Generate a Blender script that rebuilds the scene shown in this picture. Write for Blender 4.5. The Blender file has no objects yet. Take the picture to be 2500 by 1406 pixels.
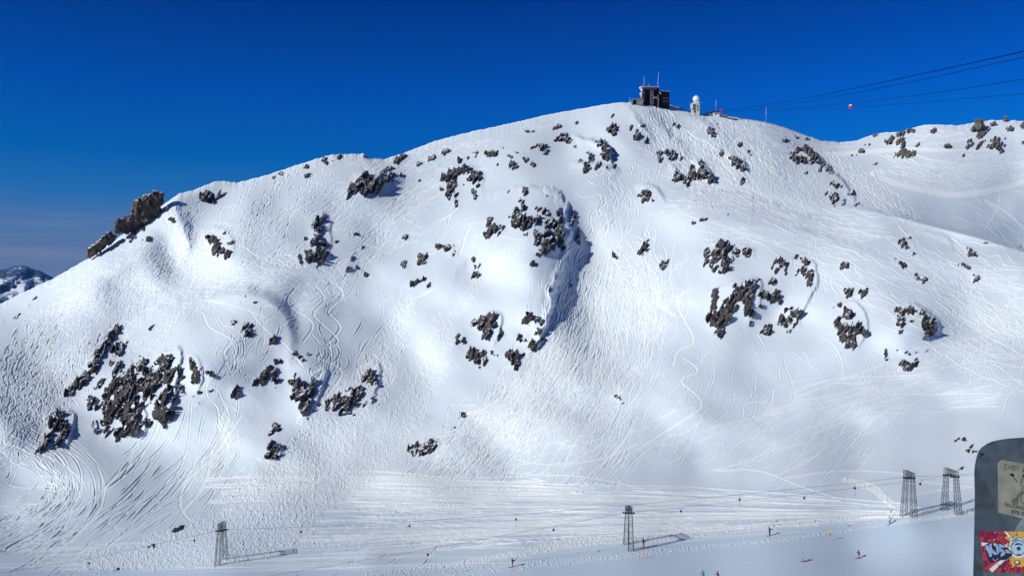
import bpy, bmesh, math, random
import numpy as np
from mathutils import Vector, Matrix
scene = bpy.context.scene
R = math.radians

# ------------------------------------------------------------------ camera
F = 2165.0                      # focal length in photo pixels (photo is 2500 x 1406)
CU, CV, HOR = 1250.0, 703.0, 770.0
PITCH = math.atan((HOR - CV) / F)
CP, SP = math.cos(PITCH), math.sin(PITCH)
cam_d = bpy.data.cameras.new("camera")
cam = bpy.data.objects.new("camera", cam_d)
scene.collection.objects.link(cam)
cam_d.sensor_fit = 'HORIZONTAL'
cam_d.sensor_width = 36.0
cam_d.lens = 36.0 * F / 2500.0
cam_d.clip_start = 0.1
cam_d.clip_end = 60000
cam.location = (0, 0, 0)
cam.rotation_euler = (R(90) + PITCH, 0, 0)
scene.camera = cam

# ------------------------------------------------------------------ light
SUN_EL = R(27)
SUN_TRAVEL = Vector((1.0, 0.66, 0)).normalized()        # horizontal direction the light travels
to_sun = Vector((-SUN_TRAVEL.x * math.cos(SUN_EL), -SUN_TRAVEL.y * math.cos(SUN_EL), math.sin(SUN_EL)))
sun_d = bpy.data.lights.new("sun", 'SUN')
sun_d.energy = 3.95
sun_d.angle = R(0.5)
sun_d.color = (1.0, 0.982, 0.90)
sun = bpy.data.objects.new("sun", sun_d)
scene.collection.objects.link(sun)
sun.rotation_euler = to_sun.to_track_quat('Z', 'Y').to_euler()
sun.location = (-50, -30, 60)

w = bpy.data.worlds.new("World")
scene.world = w
w.use_nodes = True
nt = w.node_tree
nt.nodes.clear()
def N(tree, typ, **kw):
    n = tree.nodes.new(typ)
    for k, v in kw.items():
        setattr(n, k, v)
    return n
L = nt.links.new
sky = N(nt, 'ShaderNodeTexSky', sky_type='NISHITA')
sky.sun_disc = False
sky.sun_elevation = SUN_EL
sky.sun_rotation = math.atan2(to_sun.x, to_sun.y)
sky.altitude = 2700
sky.air_density = 1.0
sky.dust_density = 0.3
sky.ozone_density = 3.0
tc = N(nt, 'ShaderNodeTexCoord')
sep = N(nt, 'ShaderNodeSeparateXYZ')
L(tc.outputs['Generated'], sep.inputs[0])
ramp = N(nt, 'ShaderNodeValToRGB')      # clear deep blue overhead, milkier towards the horizon
L(sep.outputs['Z'], ramp.inputs[0])
cr = ramp.color_ramp
SKY_STOPS = [(0.0, (0.12, 0.19, 0.31)), (0.06, (0.135, 0.21, 0.37)), (0.096, (0.095, 0.235, 0.52)), (0.125, (0.028, 0.235, 0.66)),
             (0.168, (0.001, 0.215, 0.78)), (0.24, (0.0, 0.175, 0.93)), (0.34, (0.0, 0.105, 0.72)), (0.6, (0.003, 0.08, 0.42)), (1.0, (0.006, 0.09, 0.36))]
cr.elements[0].position = 0.0
cr.elements[0].color = (*SKY_STOPS[0][1], 1)
cr.elements[1].position = 1.0
cr.elements[1].color = (*SKY_STOPS[-1][1], 1)
for p, c in SKY_STOPS[1:-1]:
    e = cr.elements.new(p)
    e.color = (*c, 1)
mulx = N(nt, 'ShaderNodeMix', data_type='RGBA', blend_type='MULTIPLY')
mulx.inputs[0].default_value = 1.0
bw = N(nt, 'ShaderNodeRGBToBW')
L(sky.outputs[0], bw.inputs[0])
L(ramp.outputs[0], mulx.inputs[6])
gain = N(nt, 'ShaderNodeMath', operation='MULTIPLY')
gain.inputs[1].default_value = 2.0
L(bw.outputs[0], gain.inputs[0])
L(gain.outputs[0], mulx.inputs[7])
# thin cirrus low over the horizon
mp = N(nt, 'ShaderNodeMapping')
mp.inputs['Scale'].default_value = (1.6, 1.6, 26)
mp.inputs['Rotation'].default_value = (0, R(-4), 0)
L(tc.outputs['Generated'], mp.inputs[0])
noi = N(nt, 'ShaderNodeTexNoise')
noi.inputs['Scale'].default_value = 2.2
noi.inputs['Detail'].default_value = 6
L(mp.outputs[0], noi.inputs[0])
mr = N(nt, 'ShaderNodeMapRange')
mr.inputs[1].default_value = 0.45
mr.inputs[2].default_value = 0.75
mr.inputs[3].default_value = 0.0
mr.inputs[4].default_value = 0.42
L(noi.outputs['Fac'], mr.inputs[0])
mr2 = N(nt, 'ShaderNodeMapRange')
mr2.inputs[1].default_value = 0.085
mr2.inputs[2].default_value = 0.125
mr2.inputs[3].default_value = 1.0
mr2.inputs[4].default_value = 0.0
L(sep.outputs['Z'], mr2.inputs[0])
mm = N(nt, 'ShaderNodeMath', operation='MULTIPLY')
L(mr.outputs[0], mm.inputs[0])
L(mr2.outputs[0], mm.inputs[1])
cmix = N(nt, 'ShaderNodeMix', data_type='RGBA')
L(mm.outputs[0], cmix.inputs[0])
L(mulx.outputs[2], cmix.inputs[6])
cmix.inputs[7].default_value = (2.6, 3.2, 4.6, 1)
bg = N(nt, 'ShaderNodeBackground')
bg.inputs[1].default_value = 0.10
L(cmix.outputs[2], bg.inputs[0])
wo = N(nt, 'ShaderNodeOutputWorld')
L(bg.outputs[0], wo.inputs[0])

scene.cycles.diffuse_bounces = 1
scene.view_settings.view_transform = 'Standard'
scene.view_settings.look = 'None'
scene.view_settings.gamma = 1.0
scene.view_settings.exposure = 0.0

# ------------------------------------------------------------------ helpers
C = scene.collection
def Wd(u, v, D):
    """photo direction (u, v) at forward distance D -> a point in the place"""
    x = (u - CU) / F * D
    z = (CV - v) / F * D
    return Vector((x, CP * D - SP * z, SP * D + CP * z))
def Wn(u, v, D):
    x = (u - CU) / F * D
    z = (CV - v) / F * D
    return np.stack([x, CP * D - SP * z, SP * D + CP * z], -1)

def tag(o, label=None, cat=None, group=None, kind=None):
    if label: o['label'] = label
    if cat: o['category'] = cat
    if group: o['group'] = group
    if kind: o['kind'] = kind
    return o
def empty(name, loc, label=None, cat=None, group=None, rz=0.0):
    o = bpy.data.objects.new(name, None)
    C.objects.link(o)
    o.location = loc
    o.rotation_euler = (0, 0, rz)
    o.empty_display_size = 0.2
    return tag(o, label, cat, group)
def mesh_obj(name, me, mat, parent=None, smooth=False):
    if mat is not None and not me.materials:
        for m_ in (mat if isinstance(mat, (list, tuple)) else [mat]):
            me.materials.append(m_)
    if smooth:
        me.polygons.foreach_set('use_smooth', [True] * len(me.polygons))
    o = bpy.data.objects.new(name, me)
    C.objects.link(o)
    if parent is not None:
        o.parent = parent
    return o
def np_mesh(name, verts, quads):
    me = bpy.data.meshes.new(name)
    nv, nq = len(verts), len(quads)
    me.vertices.add(nv)
    me.vertices.foreach_set('co', np.ascontiguousarray(verts, dtype=np.float32).ravel())
    me.loops.add(nq * 4)
    me.loops.foreach_set('vertex_index', np.ascontiguousarray(quads, dtype=np.int32).ravel())
    me.polygons.add(nq)
    me.polygons.foreach_set('loop_start', np.arange(0, nq * 4, 4, dtype=np.int32))
    me.polygons.foreach_set('loop_total', np.full(nq, 4, dtype=np.int32))
    me.update(calc_edges=True)
    return me
class MB:
    """collects simple solids into one mesh"""
    def __init__(s): s.v = []; s.f = []; s.mi = []; s.m = 0
    def add(s, vs, fs):
        b = len(s.v)
        s.v += [tuple(p) for p in vs]
        s.f += [tuple(b + i for i in f) for f in fs]
        s.mi += [s.m] * len(fs)
    def box(s, c, d, rz=0.0):
        c = Vector(c); h = Vector(d) / 2
        ca, sa = math.cos(rz), math.sin(rz)
        vs = []
        for z in (-1, 1):
            for x, y in ((-1, -1), (1, -1), (1, 1), (-1, 1)):
                px, py = x * h.x, y * h.y
                vs.append((c.x + ca * px - sa * py, c.y + sa * px + ca * py, c.z + z * h.z))
        s.add(vs, [(3, 2, 1, 0), (4, 5, 6, 7), (0, 1, 5, 4), (1, 2, 6, 5), (2, 3, 7, 6), (3, 0, 4, 7)])
    def prism(s, pts, y0, y1, ax='y'):
        """outline in x,z extruded along y"""
        n = len(pts)
        vs = [(p[0], y0, p[1]) for p in pts] + [(p[0], y1, p[1]) for p in pts]
        fs = [tuple(range(n)), tuple(range(2 * n - 1, n - 1, -1))]
        fs += [(i, i + n, (i + 1) % n + n, (i + 1) % n) for i in range(n)]
        s.add(vs, fs)
    def bar(s, a, b, r, n=4, r2=None):
        a = Vector(a); b = Vector(b); d = b - a
        if d.length < 1e-6: return
        r2 = r if r2 is None else r2
        d.normalize()
        t = Vector((0, 0, 1)) if abs(d.z) < 0.9 else Vector((1, 0, 0))
        p = d.cross(t).normalized(); q = d.cross(p)
        vs = []
        for e, rr in ((a, r), (b, r2)):
            for i in range(n):
                an = 2 * math.pi * (i + .5) / n
                vs.append(e + p * rr * math.cos(an) + q * rr * math.sin(an))
        fs = [(i, (i + 1) % n, (i + 1) % n + n, i + n) for i in range(n)]
        fs += [tuple(range(n - 1, -1, -1)), tuple(range(n, 2 * n))]
        s.add(vs, fs)
    def ball(s, c, r, nu=12, nv=8, sc=(1, 1, 1), top=1.0):
        c = Vector(c)
        vs = []
        for j in range(nv + 1):
            th = math.pi * j / nv
            for i in range(nu):
                ph = 2 * math.pi * i / nu
                vs.append((c.x + r * sc[0] * math.sin(th) * math.cos(ph), c.y + r * sc[1] * math.sin(th) * math.sin(ph), c.z + r * sc[2] * math.cos(th)))
        fs = []
        for j in range(nv):
            for i in range(nu):
                a = j * nu + i; b = j * nu + (i + 1) % nu
                fs.append((a, a + nu, b + nu, b))
        s.add(vs, fs)
    def tube(s, pts, r, n=6):
        for a, b in zip(pts[:-1], pts[1:]):
            s.bar(a, b, r, n)
    def build(s, name, mat, parent=None, smooth=False, bevel=0.0):
        me = bpy.data.meshes.new(name)
        me.from_pydata(s.v, [], s.f)
        me.polygons.foreach_set('material_index', s.mi)
        bm = bmesh.new(); bm.from_mesh(me)
        bmesh.ops.recalc_face_normals(bm, faces=bm.faces)
        if bevel > 0:
            bmesh.ops.bevel(bm, geom=list(bm.edges), offset=bevel, segments=2, affect='EDGES', clamp_overlap=True)
        bm.to_mesh(me); bm.free()
        me.update()
        return mesh_obj(name, me, mat, parent, smooth)

# ------------------------------------------------------------------ materials
def new_mat(name):
    m = bpy.data.materials.new(name)
    m.use_nodes = True
    t = m.node_tree
    return m, t, t.nodes['Principled BSDF']
def paint(name, col, rough=0.6, metal=0.0, vary=0.18, scale=3.0, bump=0.0):
    m, t, b = new_mat(name)
    n = N(t, 'ShaderNodeTexNoise'); n.inputs['Scale'].default_value = scale; n.inputs['Detail'].default_value = 5
    g = N(t, 'ShaderNodeTexCoord'); t.links.new(g.outputs['Object'], n.inputs[0])
    r = N(t, 'ShaderNodeMapRange')
    r.inputs[1].default_value = 0.3; r.inputs[2].default_value = 0.7
    r.inputs[3].default_value = 1 - vary; r.inputs[4].default_value = 1 + vary
    t.links.new(n.outputs['Fac'], r.inputs[0])
    x = N(t, 'ShaderNodeMix', data_type='RGBA', blend_type='MULTIPLY'); x.inputs[0].default_value = 1
    x.inputs[6].default_value = (*col, 1)
    t.links.new(r.outputs[0], x.inputs[7])
    t.links.new(x.outputs[2], b.inputs['Base Color'])
    b.inputs['Roughness'].default_value = rough
    b.inputs['Metallic'].default_value = metal
    if name in ('steel_cable', 'dark_timber'): b.inputs['Specular IOR Level'].default_value = 0
    if bump:
        bp = N(t, 'ShaderNodeBump'); bp.inputs['Strength'].default_value = bump
        t.links.new(n.outputs['Fac'], bp.inputs['Height']); t.links.new(bp.outputs[0], b.inputs['Normal'])
    return m

def snow_material():
    m, t, b = new_mat("snow")
    g = N(t, 'ShaderNodeTexCoord')
    n = N(t, 'ShaderNodeTexNoise'); n.inputs['Scale'].default_value = 0.35; n.inputs['Detail'].default_value = 8; n.inputs['Roughness'].default_value = 0.65
    t.links.new(g.outputs['Object'], n.inputs[0])
    n2 = N(t, 'ShaderNodeTexNoise'); n2.inputs['Scale'].default_value = 0.012; n2.inputs['Detail'].default_value = 5
    t.links.new(g.outputs['Object'], n2.inputs[0])
    at = N(t, 'ShaderNodeAttribute'); at.attribute_name = 'trk'
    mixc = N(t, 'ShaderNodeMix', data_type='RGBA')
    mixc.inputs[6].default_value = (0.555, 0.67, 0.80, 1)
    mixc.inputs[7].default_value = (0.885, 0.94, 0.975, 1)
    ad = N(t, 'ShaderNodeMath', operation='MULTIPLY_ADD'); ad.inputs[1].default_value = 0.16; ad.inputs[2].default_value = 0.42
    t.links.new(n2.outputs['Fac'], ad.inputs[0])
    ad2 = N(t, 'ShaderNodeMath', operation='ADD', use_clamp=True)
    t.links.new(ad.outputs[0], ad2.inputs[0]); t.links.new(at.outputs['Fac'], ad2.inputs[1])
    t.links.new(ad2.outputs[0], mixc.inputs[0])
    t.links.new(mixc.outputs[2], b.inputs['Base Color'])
    b.inputs['Roughness'].default_value = 0.75
    b.inputs['Specular IOR Level'].default_value = 0.25
    bp = N(t, 'ShaderNodeBump'); bp.inputs['Strength'].default_value = 0.14; bp.inputs['Distance'].default_value = 0.2
    t.links.new(n.outputs['Fac'], bp.inputs['Height']); t.links.new(bp.outputs[0], b.inputs['Normal'])
    return m
def rock_material(name, c1, c2, snowlim=0.8):
    m, t, b = new_mat(name)
    g = N(t, 'ShaderNodeTexCoord')
    n = N(t, 'ShaderNodeTexNoise'); n.inputs['Scale'].default_value = 0.45; n.inputs['Detail'].default_value = 9; n.inputs['Roughness'].default_value = 0.7
    t.links.new(g.outputs['Object'], n.inputs[0])
    r = N(t, 'ShaderNodeValToRGB')
    r.color_ramp.elements[0].position = 0.36; r.color_ramp.elements[0].color = (*c1, 1)
    r.color_ramp.elements[1].position = 0.68; r.color_ramp.elements[1].color = (*c2, 1)
    t.links.new(n.outputs['Fac'], r.inputs[0])
    ge = N(t, 'ShaderNodeNewGeometry')
    sp_ = N(t, 'ShaderNodeSeparateXYZ'); t.links.new(ge.outputs['Normal'], sp_.inputs[0])
    n3 = N(t, 'ShaderNodeTexNoise'); n3.inputs['Scale'].default_value = 0.5; n3.inputs['Detail'].default_value = 4
    t.links.new(g.outputs['Object'], n3.inputs[0])
    a = N(t, 'ShaderNodeMath', operation='MULTIPLY_ADD'); a.inputs[1].default_value = 0.5; a.inputs[2].default_value = -0.25
    t.links.new(n3.outputs['Fac'], a.inputs[0])
    a2 = N(t, 'ShaderNodeMath', operation='ADD')
    t.links.new(sp_.outputs['Z'], a2.inputs[0]); t.links.new(a.outputs[0], a2.inputs[1])
    s = N(t, 'ShaderNodeMapRange'); s.inputs[1].default_value = snowlim; s.inputs[2].default_value = snowlim + 0.06
    t.links.new(a2.outputs[0], s.inputs[0])
    x = N(t, 'ShaderNodeMix', data_type='RGBA'); x.inputs[7].default_value = (0.8, 0.82, 0.86, 1)
    t.links.new(s.outputs[0], x.inputs[0]); t.links.new(r.outputs[0], x.inputs[6])
    t.links.new(x.outputs[2], b.inputs['Base Color'])
    b.inputs['Roughness'].default_value = 0.9
    b.inputs['Specular IOR Level'].default_value = 0.2
    return m
M = {
    'snow': snow_material(),
    'rock': rock_material("rock", (0.010, 0.010, 0.012), (0.145, 0.130, 0.118), 0.89),
    'bare_rock': rock_material("bare_rock", (0.012, 0.012, 0.014), (0.10, 0.09, 0.08), 3.0),
    'crag': rock_material("crag_rock", (0.045, 0.036, 0.030), (0.22, 0.17, 0.13), 0.74),
    'pale_rock': rock_material("pale_rock", (0.06, 0.055, 0.05), (0.22, 0.20, 0.175), 0.97),
    'steel': paint("galvanised_steel", (0.045, 0.06, 0.075), 0.55, 0.3, 0.3),
    'dark': paint("dark_steel", (0.02, 0.022, 0.028), 0.6, 0.2),
    'cable': paint("steel_cable", (0.003, 0.006, 0.014), 0.9),
    'black': paint("black_rubber", (0.012, 0.012, 0.016), 0.7),
    'wood': paint("dark_timber", (0.008, 0.006, 0.006), 0.8, 0, 0.4, 0.6),
    'concrete': paint("concrete", (0.20, 0.185, 0.17), 0.9, 0, 0.2, 0.5),
    'cream': paint("cream_render", (0.62, 0.60, 0.50), 0.8, 0, 0.12, 0.6),
    'white': paint("white_paint", (0.80, 0.80, 0.80), 0.5, 0, 0.06),
    'grey': paint("grey_paint", (0.28, 0.31, 0.36), 0.6, 0.1),
    'glass': paint("dark_glass", (0.02, 0.03, 0.04), 0.15),
    'red': paint("red_paint", (0.62, 0.03, 0.03), 0.5),
    'pink': paint("pink_pole", (0.80, 0.25, 0.25), 0.6),
    'yellow': paint("yellow_sign", (0.75, 0.60, 0.05), 0.6),
    'brownred': paint("red_brown_board", (0.13, 0.035, 0.03), 0.8),
}
# ------------------------------------------------------------------ noise
_rs = np.random.RandomState(7)
_perm = _rs.permutation(512)
_ga = _rs.rand(512) * 2 * np.pi
_gx, _gy = np.cos(_ga), np.sin(_ga)
def perlin(x, y, seed=0):
    x = np.asarray(x, float) + seed * 17.31; y = np.asarray(y, float) + seed * 9.77
    xi = np.floor(x).astype(np.int64); yi = np.floor(y).astype(np.int64)
    fx = x - xi; fy = y - yi
    ux = fx * fx * fx * (fx * (fx * 6 - 15) + 10); uy = fy * fy * fy * (fy * (fy * 6 - 15) + 10)
    def g(ix, iy, dx, dy):
        h = _perm[(_perm[ix & 511] + iy) & 511]
        return _gx[h] * dx + _gy[h] * dy
    a = g(xi, yi, fx, fy); b = g(xi + 1, yi, fx - 1, fy)
    c = g(xi, yi + 1, fx, fy - 1); d = g(xi + 1, yi + 1, fx - 1, fy - 1)
    return (a + ux * (b - a)) * (1 - uy) + (c + ux * (d - c)) * uy
def fbm(x, y, octv=4, seed=0, gain=0.5):
    s = 0; a = 1.0
    for o in range(octv):
        s = s + a * perlin(x * 2 ** o, y * 2 ** o, seed + o * 3); a *= gain
    return s
def sstep(a, b, x):
    t = np.clip((x - a) / (b - a), 0, 1)
    return t * t * (3 - 2 * t)

# ------------------------------------------------------------------ the lie of the land
RID = np.array([(-3000, 1500), (-1200, 1150), (-600, 1000), (-300, 890), (0, 742), (60, 712), (130, 680), (213, 632), (300, 573), (365, 525), (412, 490), (440, 472), (470, 466), (520, 445), (545, 442),
    (580, 446), (650, 428), (700, 412), (760, 392), (795, 382), (815, 378), (870, 376), (888, 375), (893, 379), (907, 387), (940, 388), (985, 375), (1060, 345), (1150, 322), (1230, 305), (1340, 280),
    (1440, 262), (1500, 252), (1545, 250), (1570, 252), (1600, 255), (1640, 257), (1660, 263), (1690, 277), (1730, 282), (1765, 281), (1800, 288), (1830, 293), (1870, 298), (1910, 309), (1950, 323),
    (2000, 342), (2050, 348), (2090, 345), (2120, 332), (2150, 325), (2200, 322), (2230, 312), (2260, 305), (2300, 305), (2340, 307), (2370, 301), (2400, 297), (2420, 294), (2460, 294), (2500, 296),
    (2700, 300), (3100, 340), (4000, 500), (6000, 900)], float)
CTRL = [(-300, 1500, 150), (300, 1500, 148), (900, 1500, 136), (1500, 1500, 126), (2100, 1500, 118), (2800, 1500, 112),
    (0, 1406, 180), (540, 1378, 174), (900, 1400, 160), (1250, 1400, 152), (1753, 1400, 144), (2350, 1400, 137), (2800, 1400, 128),
    (0, 1340, 205), (540, 1340, 187), (900, 1340, 180), (1250, 1335, 171), (1535, 1337, 161), (1878, 1308, 160), (2098, 1362, 149), (2222, 1259, 160), (2335, 1252, 160), (2500, 1230, 160), (2000, 1300, 161),
    (0, 1250, 245), (540, 1250, 232), (900, 1250, 222), (1250, 1250, 205), (1700, 1240, 190), (2000, 1220, 184), (2300, 1190, 183), (2800, 1250, 155),
    (-300, 1200, 250), (0, 1150, 268), (400, 1150, 275), (900, 1150, 262), (1250, 1150, 250), (1700, 1150, 228), (2100, 1140, 214), (2350, 1120, 205), (2600, 1130, 195),
    (-100, 1020, 294), (200, 1020, 304), (500, 1020, 298), (900, 1000, 300), (1250, 1000, 288), (1700, 1000, 266), (2100, 1000, 255), (2500, 1000, 236),
    (-100, 900, 328), (160, 900, 338), (500, 900, 322), (900, 900, 335), (1250, 900, 322), (1700, 900, 300), (2100, 900, 286), (2500, 900, 268),
    (-300, 890, 400), (0, 745, 425), (300, 770, 395), (500, 770, 375), (900, 770, 382), (1250, 770, 362), (1600, 770, 352), (1900, 770, 335), (2300, 770, 322), (2500, 770, 312), (2800, 770, 300),
    (130, 683, 432), (300, 575, 450), (240, 632, 430), (500, 620, 428), (800, 620, 430), (1100, 620, 428), (1320, 620, 405), (1440, 620, 422), (1700, 620, 392), (2000, 620, 378), (2300, 640, 364), (2500, 660, 348),
    (430, 480, 470), (600, 500, 468), (900, 500, 482), (1200, 500, 478), (1330, 500, 462), (1500, 500, 480), (1700, 500, 452), (1950, 540, 425), (2150, 545, 408),
    (2350, 570, 400), (2500, 610, 385), (2300, 490, 470), (2480, 500, 440), (2480, 440, 500), (2300, 420, 540), (2300, 310, 650), (2500, 300, 590), (2050, 350, 735), (2050, 440, 560), (2150, 430, 570), (2800, 310, 560),
    (700, 430, 520), (905, 392, 560), (900, 440, 520), (1200, 400, 560), (1500, 400, 560), (1700, 400, 560), (1900, 400, 575),
    (545, 446, 515), (760, 396, 545), (1000, 372, 600), (1150, 325, 640), (1400, 330, 640), (1560, 300, 650), (1700, 340, 630), (1850, 345, 645), (1545, 255, 700), (1680, 285, 705), (1870, 300, 715), (1960, 330, 725)]
CTRL = np.array(CTRL, float)
def tps_fit(P, y, lam=2e-5):
    X = P / 1000.0
    d2 = ((X[:, None] - X[None]) ** 2).sum(-1)
    K = 0.5 * d2 * np.log(d2 + 1e-12) + lam * np.eye(len(X)) * 50
    A = np.zeros((len(X) + 3, len(X) + 3)); A[:-3, :-3] = K
    A[:-3, -3] = 1; A[:-3, -2:] = X; A[-3, :-3] = 1; A[-2:, :-3] = X.T
    return np.linalg.solve(A, np.r_[y, 0, 0, 0])
# fit 1/D-free: log depth keeps the near ground and the far ridge equally well behaved
_sol = tps_fit(CTRL[:, :2], np.log(CTRL[:, 2]))
def base_logD(u, v):
    x = u / 1000.0; y = v / 1000.0
    out = _sol[-3] + _sol[-2] * x + _sol[-1] * y
    for (cx, cy, _), wgt in zip(CTRL, _sol[:-3]):
        d2 = (x - cx / 1000.0) ** 2 + (y - cy / 1000.0) ** 2
        out += wgt * 0.5 * d2 * np.log(d2 + 1e-12)
    return out

ST = 1.5
U0, U1, V0, V1 = -240.0, 2760.0, 215.0, 1500.0
ug = np.arange(U0, U1 + .1, ST); vg = np.arange(V0, V1 + .1, ST)
NU, NV = len(ug), len(vg)
UU, VV = np.meshgrid(ug, vg)
RV = np.interp(ug, RID[:, 0], RID[:, 1])
RV = RV + np.interp(ug, [0, 150, 1200, 1300, 1960, 1980, 2800], [1, 1, 1, .6, .6, 1, 1]) * (perlin(ug / 11.0, ug * 0, 3) * 2.2 + perlin(ug / 4.0, ug * 0, 5) * 1.0)
# smooth surface on a coarse grid, then refined with cubic interpolation
cst = 12.0
cu_ = np.arange(U0 - 2 * cst, U1 + 3 * cst, cst); cv_ = np.arange(V0 - 2 * cst, V1 + 3 * cst, cst)
_cu, _cv = np.meshgrid(cu_, cv_)
_G = base_logD(_cu, _cv)
def cubic_up(G, x0, st, xs, axis):
    t = (xs - x0) / st; i = np.floor(t).astype(int); f = t - i
    w0 = -.5 * f + f ** 2 - .5 * f ** 3; w1 = 1 - 2.5 * f ** 2 + 1.5 * f ** 3
    w2 = .5 * f + 2 * f ** 2 - 1.5 * f ** 3; w3 = -.5 * f ** 2 + .5 * f ** 3
    n = G.shape[axis]
    out = 0
    for k, wk in zip((-1, 0, 1, 2), (w0, w1, w2, w3)):
        s = np.take(G, np.clip(i + k, 0, n - 1), axis=axis)
        out = out + s * (wk[:, None] if axis == 0 else wk[None, :])
    return out
LD = cubic_up(cubic_up(_G, cu_[0], cst, ug, 1), cv_[0], cst, vg, 0)
DD = np.exp(LD)

def win(cx0, cx1, cy0, cy1):
    i0 = max(0, int((cx0 - U0) / ST)); i1 = min(NU, int((cx1 - U0) / ST) + 2)
    j0 = max(0, int((cy0 - V0) / ST)); j1 = min(NV, int((cy1 - V0) / ST) + 2)
    return slice(j0, j1), slice(i0, i1)
def smooth_field(A, r):
    k = np.exp(-np.arange(-3 * r, 3 * r + 1) ** 2 / (2.0 * r * r)); k /= k.sum()
    A = np.apply_along_axis(lambda m: np.convolve(np.pad(m, 3 * r, mode='edge'), k, 'valid'), 0, A)
    return np.apply_along_axis(lambda m: np.convolve(np.pad(m, 3 * r, mode='edge'), k, 'valid'), 1, A)
def smooth_line(pts):
    pts = np.asarray(pts, float)
    P = np.vstack([2 * pts[0] - pts[1], pts, 2 * pts[-1] - pts[-2]])
    out = []
    for k in range(1, len(P) - 2):
        t = np.linspace(0, 1, 5, endpoint=False)[:, None]
        p0, p1, p2, p3 = P[k - 1], P[k], P[k + 1], P[k + 2]
        out.append(.5 * ((2 * p1) + (-p0 + p2) * t + (2 * p0 - 5 * p1 + 4 * p2 - p3) * t ** 2 + (-p0 + 3 * p1 - 3 * p2 + p3) * t ** 3))
    return np.vstack(out + [pts[-1:]])
def crest(pts, amp, Lw, w=3.0, side=1, pw=1.0, taper=0.5, fray=0.0, g=1.0):
    """a break of slope along pts: the ground on one side stands `amp` metres forward"""
    pts = smooth_line(pts)
    w = max(w, 5.0)
    mg = Lw * 3.2 + 10
    js, is_ = win(pts[:, 0].min() - mg, pts[:, 0].max() + mg, pts[:, 1].min() - mg, pts[:, 1].max() + mg)
    x = UU[js, is_]; y = VV[js, is_]
    if fray:
        x = x + fray * fbm(UU[js, is_] / 30, VV[js, is_] / 30, 3, 71); y = y + fray * fbm(UU[js, is_] / 30, VV[js, is_] / 30, 3, 72)
    best = np.full(x.shape, 1e9); sgn = np.ones(x.shape); par = np.zeros(x.shape)
    sl = np.r_[0, np.cumsum(np.hypot(*(pts[1:] - pts[:-1]).T))]
    for k in range(len(pts) - 1):
        ax, ay = pts[k]; bx, by = pts[k + 1]
        dx, dy = bx - ax, by - ay; l2 = dx * dx + dy * dy
        t = np.clip(((x - ax) * dx + (y - ay) * dy) / l2, 0, 1)
        ex, ey = x - (ax + t * dx), y - (ay + t * dy)
        d = np.hypot(ex, ey); m = d < best
        best = np.where(m, d, best)
        sgn = np.where(m, np.sign(dx * ey - dy * ex), sgn)
        par = np.where(m, (sl[k] + t * np.sqrt(l2)) / sl[-1], par)
    sd = best * sgn * side
    f = np.where(sd > 0, np.exp(-(np.maximum(sd, 0) / Lw) ** pw), np.exp(-(sd / w) ** 2))
    f = f * np.sin(np.pi * np.clip(par, 0.001, .999) ** g) ** max(taper, .8)
    if min(f.shape) > 60:
        k_ = sstep(6, 30, sd)
        f = f * (1 - k_) + smooth_field(f, 9) * k_
    f = f * (1 - sstep(2.0 * Lw, 3.1 * Lw, best))
    DD[js, is_] -= amp * f
def bump(cx, cy, rx, ry, ang, amp):
    mg = max(rx, ry) * 3.4
    js, is_ = win(cx - mg, cx + mg, cy - mg, cy + mg)
    a = R(ang); dx = UU[js, is_] - cx; dy = -(VV[js, is_] - cy)
    p = (dx * math.cos(a) + dy * math.sin(a)) / rx; q = (-dx * math.sin(a) + dy * math.cos(a)) / ry
    DD[js, is_] -= amp * np.exp(-(p * p + q * q))

# foreground hill on the right stands well in front of the basin
hl = np.interp(ug, [2060, 2120, 2200, 2300, 2400, 2500, 2760], [502, 512, 530, 556, 581, 612, 716])
gap = 112 * sstep(2040, 2560, ug)
DD += gap[None] * (1 - sstep(-3, 3, VV - hl[None]))
crest([(2085, 505), (2200, 530), (2300, 556), (2400, 581), (2500, 612), (2700, 690)], 9, 40, 3, 1, 1.0, 0.3)
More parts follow.
